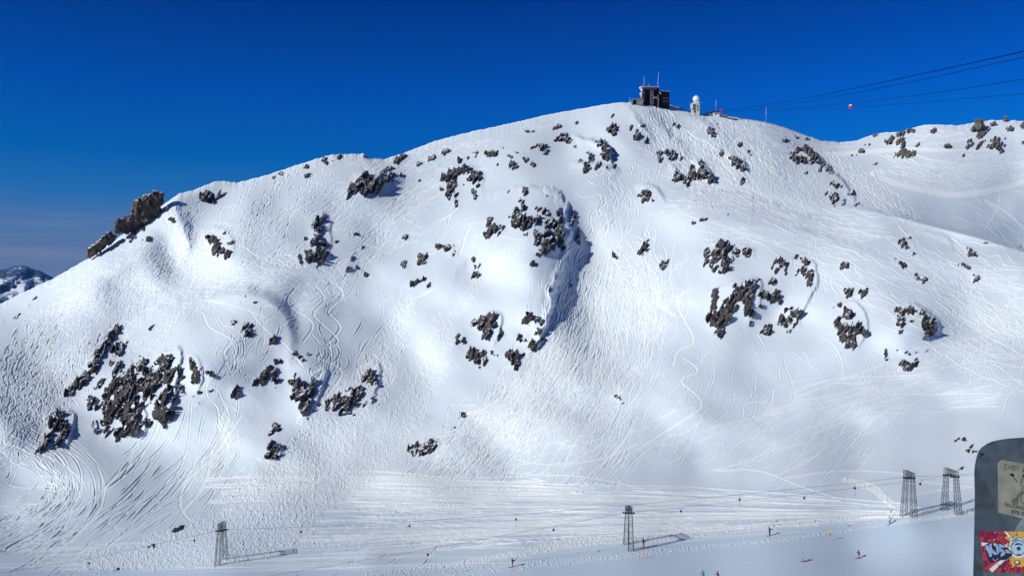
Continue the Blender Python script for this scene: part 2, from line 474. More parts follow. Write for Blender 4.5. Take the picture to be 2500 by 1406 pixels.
# broad relief (mogul-free rolls, ribs and gullies)
DD += DD * 0.024 * fbm(UU / 230, VV / 160, 2, 11, .4) * sstep(1330, 1150, VV) * sstep(0, 90, VV - RV[None])
DD += DD * 0.0007 * fbm((UU * .8 + VV * .6) / 95, (VV * .8 - UU * .6) / 50, 3, 21) * sstep(1300, 1120, VV) * sstep(-5, 40, VV - RV[None])
DD += DD * 0.00015 * fbm((UU * .8 + VV * .6) / 40, (VV * .8 - UU * .6) / 16, 3, 31) * sstep(1300, 1120, VV)
CRESTS = [
    # lower-left dome with its dark right-hand end
    ([(300, 830), (400, 765), (500, 735), (590, 722), (650, 735), (688, 765), (704, 805), (706, 850), (700, 900)], 8, 95, 20, 1, 1.2, .45, 3),
    
    # central buttress and the deep shaded gully right of it
    ([(1190, 480), (1270, 458), (1340, 465), (1372, 480)], 10, 70, 4, 1, 1.2, .5, 5),
    ([(1330, 455), (1366, 474), (1383, 520), (1389, 565), (1384, 610), (1368, 650), (1350, 705), (1338, 760), (1322, 810), (1295, 860), (1268, 895)], 6.4, 38, 3, 1, 1.2, 1.5, 16, .4),
    
    ([(1378, 650), (1365, 690), (1345, 730)], 6, 20, 3, 1, 1.2, .5, 8),
    ([(1382, 612), (1372, 650), (1353, 705), (1340, 760), (1322, 815), (1288, 872)], 4.6, 15, 2, 1, 1.2, .6, 7),
    # spurs below the summit throwing shadows to the right
    ([(1395, 330), (1440, 345), (1478, 360), (1492, 395), (1498, 412)], 13, 60, 3, 1, 1.2, .5, 6),
    ([(1390, 400), (1450, 400), (1500, 412), (1515, 425)], 6, 40, 4, 1, 1.2, .5, 5),
    ([(1685, 395), (1708, 398), (1728, 415), (1742, 440), (1745, 455)], 9, 30, 3, 1, 1.2, .5, 4),
    ([(1635, 400), (1655, 420), (1682, 445)], 6, 22, 3, 1, 1.2, .5, 4),
    ([(1770, 375), (1795, 385), (1815, 400), (1826, 425)], 8, 30, 3, 1, 1.2, .5, 4),
    ([(1920, 385), (1965, 372), (2000, 388), (2030, 420), (2060, 450), (2082, 480), (2080, 500)], 13, 45, 3, 1, 1.2, .5, 5),
    ([(1540, 270), (1590, 290), (1640, 345), (1690, 395)], 7, 60, 14, 1, 1.2, .6, 8),
    ([(1640, 262), (1680, 280), (1730, 310), (1790, 345)], 9, 45, 12, 1, 1.2, .6, 6),
    ([(1520, 250), (1560, 300), (1600, 350)], 5, 30, 8, 1, 1, .6, 6),
    ([(1550, 455), (1590, 455), (1612, 475), (1625, 500)], 5, 35, 4, 1, 1.2, .5, 4),
    # left rock massif, gullies to its right
    ([(160, 850), (240, 820), (290, 800)], 5, 40, 8, 1, 1, .6, 5),
    ([(330, 880), (400, 862), (435, 850), (438, 890), (425, 960), (405, 1030)], 12, 45, 4, 1, 1.2, .5, 8),
    ([(460, 865), (484, 880), (492, 920), (480, 960)], 5, 18, 4, 1, 1.2, .5, 4),
    ([(225, 1000), (300, 985), (350, 1000), (350, 1060), (330, 1075)], 6, 35, 4, 1, 1.2, .5, 6),
    ([(100, 1020), (140, 1005), (178, 1012), (170, 1060), (150, 1100)], 6, 30, 4, 1, 1.2, .5, 5),
    ([(760, 915), (795, 905), (780, 960), (755, 1010)], 7, 35, 4, 1, 1.2, .5, 5),
    ([(870, 905), (920, 890), (922, 940), (895, 1000)], 7, 35, 4, 1, 1.2, .5, 6),
    ([(1165, 770), (1205, 762), (1222, 775), (1215, 820), (1195, 850)], 7, 35, 3, 1, 1.2, .5, 4),
    ([(1010, 1085), (1040, 1074), (1070, 1078), (1062, 1100)], 4, 18, 3, 1, 1.2, .5, 2),
    ([(650, 1092), (672, 1085), (684, 1095), (680, 1120)], 4, 16, 3, 1, 1.2, .5, 2),
    # right-hand bluffs
    ([(1715, 600), (1760, 592), (1800, 598), (1835, 608), (1840, 640)], 6, 45, 4, 1, 1.2, .5, 5),
    ([(1900, 640), (1960, 640), (1988, 650), (1990, 700), (1955, 760), (1950, 810)], 7, 45, 4, 1, 1.2, .5, 6),
    ([(1735, 715), (1790, 690), (1850, 685), (1856, 720), (1845, 760)], 7, 45, 4, 1, 1.2, .5, 5),
    ([(2040, 745), (2090, 740), (2110, 770), (2112, 815), (2090, 850)], 7, 35, 3, 1, 1.2, .5, 5),
    ([(2190, 745), (2240, 748), (2285, 785), (2290, 820)], 7, 40, 3, 1, 1.2, .5, 5),
    ([(2200, 585), (2260, 570), (2310, 585), (2330, 620)], 5, 60, 8, 1, 1, .6, 5),
    ([(1530, 565), (1640, 500), (1760, 472), (1880, 500), (2000, 545), (2140, 570)], 8, 70, 9, 1, 1, .5, 6),
    ([(1700, 540), (1900, 555), (2050, 600), (2200, 650)], 5, 50, 14, 1, 1, .6, 8),
    # upper left: crag gully, shallow hollows
    ([(402, 470), (420, 500), (440, 545), (455, 600), (430, 650)], 7, 45, 18, 1, 1, .6, 6),
    ([(490, 565), (540, 560), (568, 590), (565, 640)], 5, 50, 6, 1, 1, .6, 5),
    ([(860, 430), (940, 425), (990, 440)], 6, 40, 6, 1, 1, .6, 5),
    ([(740, 530), (795, 525), (805, 580), (795, 640)], 6, 40, 5, 1, 1, .6, 5),
    ([(1060, 410), (1120, 405), (1170, 425), (1175, 480)], 5, 45, 6, 1, 1, .6, 5),
    ([(1185, 530), (1215, 560), (1165, 600), (1120, 650), (1090, 700)], 6, 60, 12, 1, 1, .6, 8),
    ([(1040, 560), (1110, 520), (1118, 500)], 2.0, 30, 2, 1, 1, .4, 8),
    ([(985, 790), (1010, 740), (1060, 720)], 1.6, 25, 2, 1, 1, .4, 8),
]
for c_ in CRESTS:
    c_ = list(c_); x_, y_ = c_[0][0]; c_[1] *= 1.15 if (1380 < x_ < 1950 and c_[0][-1][1] < 520) else (1.0 if (c_[1] == 8 and x_ == 300) else 0.8 if c_[1] in (6.4, 4.6) else (0.24 if (y_ > 500 and not (2150 < x_ < 2260 or 1500 < x_ < 1710)) else 0.55))
    crest(*c_)
BUMPS = [(1670, 370, 110, 75, -38, -9), (1480, 340, 80, 60, -30, 5), (1880, 500, 190, 24, -14, -6), (2260, 575, 120, 26, -14, -5), (1430, 560, 40, 80, 10, -4), (560, 850, 190, 100, -10, 7), (350, 960, 130, 110, 20, 7), (1310, 640, 100, 180, 0, 5), (1800, 740, 170, 110, 0, 6), (2200, 760, 160, 110, 0, 5), (2060, 830, 60, 60, 0, 3), (1450, 620, 55, 130, 20, -8), (720, 760, 40, 70, -20, -5), (60, 1000, 170, 120, 60, -1), (1160, 640, 60, 90, 45, -6), (640, 810, 90, 60, 0, 2), (440, 900, 110, 80, 20, 2), (1300, 700, 70, 110, 0, 8), (1430, 750, 60, 120, 30, -6),
    (1800, 700, 120, 90, 20, 7), (2200, 800, 110, 80, 0, 6), (1500, 330, 60, 30, -30, 6), (2050, 560, 120, 30, -10, -5), (2350, 1150, 120, 30, 20, 3), (2300, 1010, 260, 40, 12, -4),
    (750, 900, 60, 60, 30, 5), (1000, 850, 60, 120, 35, -7), (600, 600, 90, 60, 30, 4), (420, 620, 40, 80, 20, -6), (1000, 420, 120, 30, 20, 4), (1300, 360, 90, 30, 10, 5)]
for b_ in BUMPS:
    bump(*b_)
# ground rounds off towards the skyline
dr = VV - RV[None]
DD += np.clip(10 * np.exp(-np.maximum(dr, 0) / 7.0), 0, 10)

# ------------------------------------------------------------------ ski tracks, avalanche debris, churned snow (heights in px units)
groove = np.zeros((NV, NU), np.float32); rim = np.zeros((NV, NU), np.float32); bright = np.zeros((NV, NU), np.float32)
rng = np.random.RandomState(5)
def resample(pts, step):
    pts = np.asarray(pts, float)
    # Catmull-Rom through the guide points
    P = np.vstack([2 * pts[0] - pts[1], pts, 2 * pts[-1] - pts[-2]])
    out = []
    for k in range(1, len(P) - 2):
        t = np.linspace(0, 1, 24, endpoint=False)[:, None]
        p0, p1, p2, p3 = P[k - 1], P[k], P[k + 1], P[k + 2]
        out.append(.5 * ((2 * p1) + (-p0 + p2) * t + (2 * p0 - 5 * p1 + 4 * p2 - p3) * t ** 2 + (-p0 + 3 * p1 - 3 * p2 + p3) * t ** 3))
    out = np.vstack(out + [pts[-1:]])
    s = np.r_[0, np.cumsum(np.hypot(*(out[1:] - out[:-1]).T))]
    ss = np.arange(0, s[-1], step)
    return np.stack([np.interp(ss, s, out[:, 0]), np.interp(ss, s, out[:, 1])], 1), ss
ACC = []      # (u, v, depth, sigma, bright)
def stamp(pu, pv, dep, sig, br):
    ACC.append(np.stack([pu, pv, np.broadcast_to(dep, pu.shape), np.broadcast_to(sig, pu.shape), np.broadcast_to(br, pu.shape)], 1))
def track(pts, off=0.0, drift=0.0, amp=0.0, lam=40.0, ph=0.0, dep=1.0, sig=1.3, br=0.0, s0=0.0, s1=1.0, double=False):
    p, s = resample(pts, 0.9)
    n = len(p)
    if n < 8: return
    a, b = int(n * s0), int(n * s1)
    t = np.gradient(p, axis=0); t /= np.hypot(*t.T)[:, None] + 1e-9
    nrm = np.stack([-t[:, 1], t[:, 0]], 1)
    lamv = lam * (1 + .25 * np.sin(s / (lam * 3.1) + ph * 3))
    phase = np.cumsum(0.9 / lamv) * 2 * np.pi + ph
    o = off + drift * np.linspace(-1, 1, n) + amp * np.sin(phase) + off * .25 * np.sin(s / 130 + ph)
    q = p + nrm * o[:, None]
    q = q[a:b]
    if len(q) < 6: return
    fade = np.clip(np.minimum(np.arange(len(q)), np.arange(len(q))[::-1]) / 12.0, 0, 1)
    # deeper in the turns
    turn = (0.12 + 1.05 * np.abs(np.sin(phase[a:b])) ** 1.6) if amp > 3 else 1.0
    stamp(q[:, 0], q[:, 1], dep * fade * turn, sig, br * fade)
    if double:
        stamp(q[:, 0] + 3.0, q[:, 1] + 0.8, dep * fade * turn * .8, sig, br * fade)
def bundle(pts, n, spread, amp, lam, dep=1.0, sig=1.15, br=0.32, mn=0.08, mx=0.42, full=False):
    n = int(n * (0.5 if lam < 36 else 1.1))
    dep *= (1.5 if lam < 36 else 1.7)
    for _ in range(n):
        off = rng.uniform(-1, 1) * spread
        ln = rng.uniform(mn, mx); s0 = 0 if full else rng.uniform(0, 1 - ln)
        if full: s0 = rng.uniform(0, .15); ln = 1 - s0 - rng.uniform(0, .15)
        track(pts, off, rng.uniform(-1, 1) * spread * 1.1, amp * rng.choice([.6, 1, 1.4, 2.1]) * rng.uniform(.8, 1.2), lam * rng.uniform(.8, 2.4), rng.uniform(0, 6.3), dep * rng.uniform(.5, 1.3), sig * rng.uniform(.85, 1.25), br * rng.uniform(0, 1.6), s0, s0 + ln)
BUND = [
    # upper-left flank
    ([(860, 400), (760, 470), (640, 560), (520, 650), (400, 730), (250, 840)], 130, 95, 6, 28, 1.2),
    ([(560, 470), (470, 560), (430, 640), (300, 700), (90, 800)], 130, 75, 6, 26, 1.2),
    ([(760, 460), (620, 600), (450, 700), (330, 760)], 80, 60, 6, 26, 1.2),
    ([(350, 700), (150, 830), (40, 960), (0, 1080)], 190, 95, 7, 32, 1.4),
    ([(180, 830), (90, 950), (60, 1100)], 130, 80, 7, 30, 1.5),
    ([(-60, 1150), (20, 1100), (60, 980)], 50, 60, 6, 40, 1.3),
    ([(430, 480), (440, 540), (450, 600), (400, 690)], 60, 32, 5, 24, 1.4),
    ([(680, 430), (800, 400), (900, 420), (700, 520)], 40, 30, 4, 30, 1.0),
    ([(560, 640), (640, 660), (760, 680), (860, 740)], 40, 40, 5, 40, 1.0),
    # upper middle
    ([(1250, 345), (1080, 385), (960, 430), (870, 500), (790, 560)], 70, 38, 4, 34, .9),
    ([(1010, 470), (900, 530), (860, 600)], 60, 60, 4, 50, .9),
    ([(1060, 560), (960, 600), (880, 640), (780, 720), (620, 760)], 40, 40, 7, 50, .9),
    ([(1250, 300), (1300, 310), (1400, 290)], 20, 12, 3, 40, .8),
    ([(1100, 470), (1000, 500), (900, 560), (840, 600)], 50, 30, 3, 40, .9),
    # summit bowl
    ([(1560, 262), (1620, 335), (1700, 430), (1790, 500)], 150, 38, 4.5, 20, 1.7),
    ([(1660, 285), (1760, 375), (1880, 460), (2000, 515)], 190, 50, 4.5, 20, 1.7),
    ([(1740, 295), (1850, 380), (1960, 455), (2060, 500)], 150, 46, 4.5, 22, 1.5),
    ([(1900, 325), (2000, 378), (2080, 430), (2150, 490), (2260, 545)], 110, 22, 4, 20, 1.3),
    ([(1560, 350), (1580, 430), (1560, 480)], 30, 40, 6, 34, 1.4),
    ([(1440, 420), (1500, 480), (1480, 560), (1450, 620)], 45, 45, 8, 50, 1.3),
    ([(1600, 430), (1750, 465), (1900, 510), (2060, 545), (2240, 570)], 70, 28, 4, 80, 1.2),
    ([(1760, 285), (1900, 320), (2000, 350), (2120, 350)], 30, 12, 1, 120, 1.0),
    ([(1760, 310), (1880, 345), (1960, 370), (2060, 375)], 25, 10, 1, 120, 1.0),
    # main gully to the fan
    ([(1490, 570), (1430, 700), (1390, 850), (1260, 1000), (1100, 1150), (900, 1290)], 150, 85, 7, 70, 1.3),
    ([(1450, 620), (1400, 800), (1300, 960), (1180, 1090), (1040, 1190)], 120, 55, 6, 60, 1.4),
    ([(1640, 560), (1560, 700), (1530, 850), (1450, 1000), (1330, 1100)], 100, 75, 9, 70, 1.2),
    ([(1500, 600), (1560, 680), (1540, 800)], 70, 60, 7, 40, 1.2),
    ([(1700, 1020), (1580, 1080), (1450, 1180), (1300, 1250)], 16, 40, 6, 120, 1.0),
    # lower left
    ([(520, 730), (560, 850), (530, 950), (560, 1060), (440, 1250)], 26, 24, 10, 90, 1.3),
    ([(800, 700), (790, 790), (800, 880), (730, 960)], 22, 24, 12, 70, 1.3),
    ([(700, 740), (620, 830), (560, 880), (540, 930)], 30, 60, 8, 60, 1.1),
    ([(480, 960), (400, 1120), (200, 1290), (-60, 1380)], 60, 75, 5, 160, 1.3),
    ([(640, 1010), (520, 1180), (330, 1320), (100, 1390)], 40, 50, 5, 150, 1.2),
    ([(30, 1090), (170, 1140), (200, 1210), (120, 1290), (-60, 1350)], 55, 55, 5, 120, 1.7),
    ([(0, 1060), (100, 1110), (150, 1180), (80, 1260), (-80, 1310)], 60, 40, 6, 90, 1.7),
    ([(1560, 560), (1600, 700), (1560, 850), (1480, 1000), (1380, 1120), (1200, 1230)], 70, 90, 8, 80, 1.1),
    ([(1420, 900), (1300, 1030), (1150, 1160), (960, 1270), (760, 1340)], 60, 80, 5, 110, 1.2),
    ([(1760, 860), (1700, 950), (1600, 1050), (1480, 1150)], 26, 80, 7, 90, .9),
    ([(1900, 860), (1950, 960), (1880, 1060), (1760, 1160)], 26, 80, 7, 100, .9),
    ([(2240, 880), (2180, 980), (2060, 1080), (1900, 1170)], 26, 70, 6, 110, .9),
    ([(2480, 640), (2420, 760), (2380, 860), (2300, 960)], 60, 90, 5, 50, .9),
    ([(2020, 580), (2000, 660), (1990, 740)], 24, 60, 5, 50, .9),
    ([(1000, 700), (960, 780), (900, 860), (820, 960)], 20, 60, 5, 90, .9),
    ([(1250, 480), (1150, 540), (1080, 620)], 20, 70, 4, 60, .8),
    ([(2120, 400), (2260, 430), (2420, 425), (2560, 410)], 60, 36, 3, 60, 1.0),
    ([(2180, 350), (2300, 350), (2420, 370)], 30, 30, 4, 60, .8),
    ([(2330, 500), (2420, 540), (2520, 600)], 24, 40, 3, 90, .7),
    # right-hand side
    ([(2160, 590), (2300, 660), (2500, 740), (2650, 800)], 90, 85, 4, 55, .9),
    ([(2000, 560), (2200, 690), (2460, 860), (2650, 900)], 80, 90, 4, 60, .9),
    ([(1650, 520), (1800, 540), (1960, 590), (2150, 640)], 60, 45, 3, 70, .9),
    ([(1700, 1110), (1960, 1010), (2200, 945), (2500, 905)], 70, 60, 4, 150, .9),
    ([(1800, 830), (1850, 900), (1780, 1000), (1650, 1130)], 12, 60, 9, 120, .9),
    ([(2090, 860), (2130, 950), (2000, 1060), (1850, 1140)], 20, 60, 6, 110, .9),
    ([(1600, 520), (1700, 500), (1850, 500)], 30, 25, 3, 60, 1.0),
    ([(2180, 420), (2300, 440), (2500, 430)], 50, 32, 3, 70, .7),
    ([(2250, 390), (2380, 400), (2520, 390)], 30, 24, 2, 70, .6),
    ([(1660, 640), (1640, 730), (1690, 830)], 12, 30, 9, 90, .9),
]
for b_ in BUND:
    p_, n_, sp_, am_, la_, de_ = b_
    bundle(p_, n_, sp_, am_, la_, de_)
# long traverses over the flat between the face and the lift
for k in range(300):
    x0 = rng.uniform(520, 1700)
    up = np.interp(x0, [500, 1000, 1560, 1750], [1168, 1172, 1196, 1205]) + rng.exponential(1.0) * 14 - 14
    y0 = up + abs(rng.uniform(0, 1)) ** .8 * (1340 - up)
    x1 = min(x0 + rng.uniform(160, 1000), 2250)
    lo = np.interp(x0, [500, 1250, 1500, 2260], [1375, 1345, 1315, 1245])
    if y0 > lo: continue
    ye = 1228 + (y0 - 1160) / 180 * 36
    f = (x1 - x0) / (2260 - x0 + 1)
    y1 = y0 + (ye - y0) * f ** 1.2
    mid = ((x0 + x1) / 2, (y0 + y1) / 2 + rng.uniform(-12, 7) - 4)
    hot = rng.rand() < .27
    track([(x0, y0), mid, (x1, y1)], 0, 0, 0, 60, 0, rng.uniform(1.8, 4.2), rng.uniform(1.0, 1.5), rng.uniform(.6, 1.4) if hot else 0)
for k in range(40):
    x0 = rng.uniform(480, 900); y0 = rng.uniform(1160, 1230)
    track([(x0, y0), (x0 + 180, y0 + rng.uniform(-14, 6)), (x0 + rng.uniform(400, 700), y0 + rng.uniform(-10, 30))], 0, 0, 0, 60, 0, 1.6, 1.7, 1.3)
for k in range(50):      # shallow skis lines on the near ground
    x0 = rng.uniform(-100, 900); y0 = rng.uniform(1330, 1400)
    track([(x0, y0), (x0 + 150, y0 - 6), (x0 + rng.uniform(250, 500), y0 + rng.uniform(-25, 0))], 0, 0, 0, 60, 0, rng.uniform(.5, 1.2), 1.2, rng.uniform(.2, .9))
for k in range(120):      # faint lines on the groomed run at the bottom right
    x0 = rng.uniform(1500, 2500); y0 = rng.uniform(1300, 1480)
    track([(x0, y0), (x0 + 80, y0 - 7), (x0 + rng.uniform(150, 350), y0 + rng.uniform(-35, -12))], 0, 0, 0, 60, 0, rng.uniform(.1, .35), 1.5, rng.uniform(0, .25))
# single tracks that stand out
SOLO = [
    ([(1690, 700), (1650, 740), (1690, 830), (1650, 860), (1640, 900)], 0, 0, 1.6), ([(1660, 870), (1700, 905), (1660, 930), (1705, 975), (1690, 1010), (1560, 1090)], 0, 0, 1.8),
    ([(800, 680), (835, 720), (800, 760), (828, 800), (790, 845)], 0, 0, 2.2), ([(760, 690), (790, 730), (765, 770), (822, 830), (780, 850)], 0, 0, 2.2), ([(730, 690), (700, 740), (760, 790), (735, 840)], 0, 0, 2.0),
    ([(700, 880), (755, 870), (830, 905), (800, 960), (770, 1000)], 0, 0, 1.8), ([(490, 760), (510, 800), (560, 830), (545, 860), (555, 900)], 0, 0, 2.0),
    ([(2400, 560), (2430, 510), (2440, 470)], 0, 0, .6), ([(1480, 1010), (1430, 1040), (1390, 1100), (1370, 1150)], 0, 0, 1.8), ([(1540, 1040), (1500, 1100), (1400, 1180), (1290, 1230)], 0, 0, 1.8),
    ([(1250, 1120), (1320, 1133), (1400, 1130), (1480, 1115), (1560, 1080)], 0, 0, .9), ([(1740, 1150), (1850, 1150), (1960, 1190), (2080, 1225), (2220, 1246)], 0, 0, 2.2),
    ([(1910, 1168), (2040, 1150), (2190, 1155), (2250, 1175), (2380, 1190)], 0, 0, 1.6), ([(2230, 1208), (2300, 1195), (2380, 1190)], 0, 0, 1.6), ([(1000, 1172), (1200, 1165), (1400, 1162), (1560, 1190), (1800, 1240)], 0, 0, 1.6),
    ([(570, 640), (700, 665), (820, 672)], 0, 0, 1.2), ([(470, 730), (560, 745), (660, 780)], 0, 0, 1.4), ([(520, 1090), (500, 1180), (440, 1260)], 3, 0, 1.6), ([(590, 1010), (520, 1110), (450, 1180), (440, 1240), (480, 1290)], 0, 0, 1.8),
    ([(320, 1130), (260, 1180), (240, 1240), (180, 1310), (90, 1370)], 0, 0, 1.7), ([(600, 750), (640, 800), (700, 850), (740, 900)], 0, 0, 1.6),
    ([(1050, 548), (1090, 528), (1115, 505), (1112, 495)], 0, 0, 2.4), ([(985, 760), (1000, 735), (1040, 715), (1060, 705)], 0, 0, 2.0), ([(1150, 545), (1135, 575), (1128, 600), (1118, 625)], 0, 0, 2.4),
]
for p_, of_, am_, de_ in SOLO:
    track(p_, of_, 0, am_, 40, 0, de_ * .85, 1.15, .5, double=True)
# groomed road across the basin on the right
for k in range(7):
    track([(2140, 432), (2200, 452), (2290, 472), (2350, 475), (2430, 462), (2520, 438)], -4 + k * 1.3, 0, 0, 40, 0, .35, 1.6, 1.0)
track([(2400, 487), (2450, 515), (2480, 540), (2500, 560)], 0, 0, 0, 40, 0, .8, 1.8, 1.0)
track([(2150, 350), (2250, 365), (2400, 368)], 0, 0, 0, 40, 0, .6, 1.6, .8)
for k in range(5):
    track([(1880, 345), (1960, 372), (2060, 372), (2200, 362), (2330, 366)], k * 1.6, 0, 0, 40, 0, .3, 1.5, .6)
A_ = np.vstack(ACC)
A_ = A_[(A_[:, 0] > U0 + 6) & (A_[:, 0] < U1 - 6) & (A_[:, 1] > V0 + 6) & (A_[:, 1] < V1 - 6)]
iu = np.round((A_[:, 0] - U0) / ST).astype(int); iv = np.round((A_[:, 1] - V0) / ST).astype(int)
gf, rf_, bf = groove.ravel(), rim.ravel(), bright.ravel()
for dj in range(-2, 3):
    for di in range(-2, 3):
        cu2 = ug[iu + di] - A_[:, 0]; cv2 = vg[iv + dj] - A_[:, 1]
        d2 = cu2 ** 2 + cv2 ** 2
        idx = (iv + dj) * NU + iu + di
        np.maximum.at(gf, idx, (A_[:, 2] * np.exp(-d2 / (2 * A_[:, 3] ** 2))).astype(np.float32))
        np.maximum.at(rf_, idx, (A_[:, 2] * np.exp(-d2 / (2 * (A_[:, 3] * 2.0) ** 2))).astype(np.float32))
        (np.maximum).at(bf, idx, (A_[:, 4] * np.exp(-d2 / (2 * (A_[:, 3] * .9) ** 2))).astype(np.float32))
disp = -0.95 * groove + 0.55 * rim
del A_, ACC

def band(pts, widths):
    """0..1 mask of a strip of varying half-width"""
    p, s = resample(pts, 6.0)
    wd = np.interp(np.linspace(0, 1, len(p)), np.linspace(0, 1, len(widths)), widths)
    mg = max(widths) * 1.6
    js, is_ = win(p[:, 0].min() - mg, p[:, 0].max() + mg, p[:, 1].min() - mg, p[:, 1].max() + mg)
    x = UU[js, is_]; y = VV[js, is_]
    m = np.zeros(x.shape)
    for (a, b), r_ in zip(p, wd):
        k0 = max(0, int((a - 1.5 * r_ - x[0, 0]) / ST)); k1 = int((a + 1.5 * r_ - x[0, 0]) / ST) + 1
        l0 = max(0, int((b - 1.5 * r_ - y[0, 0]) / ST)); l1 = int((b + 1.5 * r_ - y[0, 0]) / ST) + 1
        if k1 <= k0 or l1 <= l0: continue
        q = 1 - np.hypot(x[l0:l1, k0:k1] - a, y[l0:l1, k0:k1] - b) / (r_ * 1.25)
        m[l0:l1, k0:k1] = np.maximum(m[l0:l1, k0:k1], q)
    return (js, is_), np.clip(m * 2.2, 0, 1)
def rubble(pts, widths, amp, lam=5.0, thr=0.0, br=0.15, seed=0, cover=0.6):
    (js, is_), m = band(pts, widths)
    x = UU[js, is_]; y = VV[js, is_]
    n = .7 * perlin(x / lam, y / (lam * .8), seed) + .9 * perlin(x / (lam * .55), y / (lam * .42), seed + 1) + .5 * perlin(x / (lam * 2.2), y / (lam * 1.7), seed + 2)
    pat = fbm(x / 34, y / 22, 4, seed + 4)
    n = n * (.55 + .9 * sstep(-.5, .6, fbm(x / 18, y / 12, 3, seed + 6)))
    k = sstep(-.25, .25, m - cover * .9 + pat * .95 + .1) * (m > 0)
    disp[js, is_] = disp[js, is_] * (1 - .55 * k) + amp * np.maximum(n - thr, -0.15) * k
    bright[js, is_] = bright[js, is_] * (1 - .75 * k) + br * .8 * k
rubble([(1000, 735), (950, 840), (900, 940), (820, 1040), (730, 1170), (590, 1290), (380, 1350)], [18, 40, 60, 80, 95, 60, 40], 1.6, 4.6, 0.0, .22, 3, .45)
rubble([(1090, 780), (1050, 880), (1000, 1000), (900, 1120), (760, 1230)], [25, 45, 40, 40, 30], 1.3, 4.4, 0.05, .22, 8, .5)
rubble([(1280, 590), (1220, 640), (1160, 700), (1120, 760)], [10, 22, 18, 14], 1.2, 4.4, 0.1, .2, 12, .6)
rubble([(230, 1375), (420, 1340), (560, 1300), (700, 1250)], [26, 34, 40, 50], 1.5, 4.6, 0.0, .2, 15, .5)
rubble([(1930, 395), (2000, 480), (1900, 470), (1850, 420)], [20, 30, 30, 20], .8, 5.0, .0, .15, 18, .6)
# churned banks beside the tow track
rubble([(900, 1405), (1080, 1383), (1250, 1352), (1420, 1322), (1550, 1318), (1700, 1306), (1860, 1288), (2060, 1265), (2160, 1254)], [8, 9, 6, 12, 7, 5, 4, 4, 3], 1.7, 3.1, -.05, .5, 20, .42)
rubble([(1000, 1420), (1200, 1388), (1400, 1368), (1560, 1352), (1760, 1330), (1900, 1318), (2040, 1298), (2180, 1278), (2300, 1262), (2390, 1245)], [13, 12, 10, 8, 7, 6, 6, 3, 4, 5], 1.7, 3.0, -.05, .5, 24, .42)
rubble([(2060, 1170), (2130, 1190), (2170, 1225), (2220, 1240)], [5, 8, 8, 6], 1.6, 7, 0, .8, 27, .2)
rubble([(700, 1326), (800, 1330), (900, 1322)], [3, 6, 3], 1.6, 5, 0, .3, 29, .2)
rubble([(2128, 425), (2145, 420), (2158, 424)], [5, 7, 4], 2.2, 9, 0, .9, 30, .1)
# groomed run and tow track: snow colour set darker here and over the lower flat
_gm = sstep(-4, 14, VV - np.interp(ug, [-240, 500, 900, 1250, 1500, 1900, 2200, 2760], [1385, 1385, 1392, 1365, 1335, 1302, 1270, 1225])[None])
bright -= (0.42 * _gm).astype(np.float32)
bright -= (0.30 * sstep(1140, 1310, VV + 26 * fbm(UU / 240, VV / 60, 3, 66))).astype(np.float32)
# small-scale wind texture everywhere except the groomed piste
soft = sstep(1300, 1180, VV) * .8 + .2
disp *= 1.5
_pt = .5 + 1.2 * sstep(-.2, .6, fbm(UU / 70, VV / 45, 3, 81))
disp += (0.10 * _pt * fbm((UU * .83 + VV * .55) / 16, (VV * .83 - UU * .55) / 8, 3, 41) * soft).astype(np.float32)
disp += (0.09 * _pt * perlin(UU / 3.4, VV / 2.8, 47) * (0.4 + soft)).astype(np.float32)
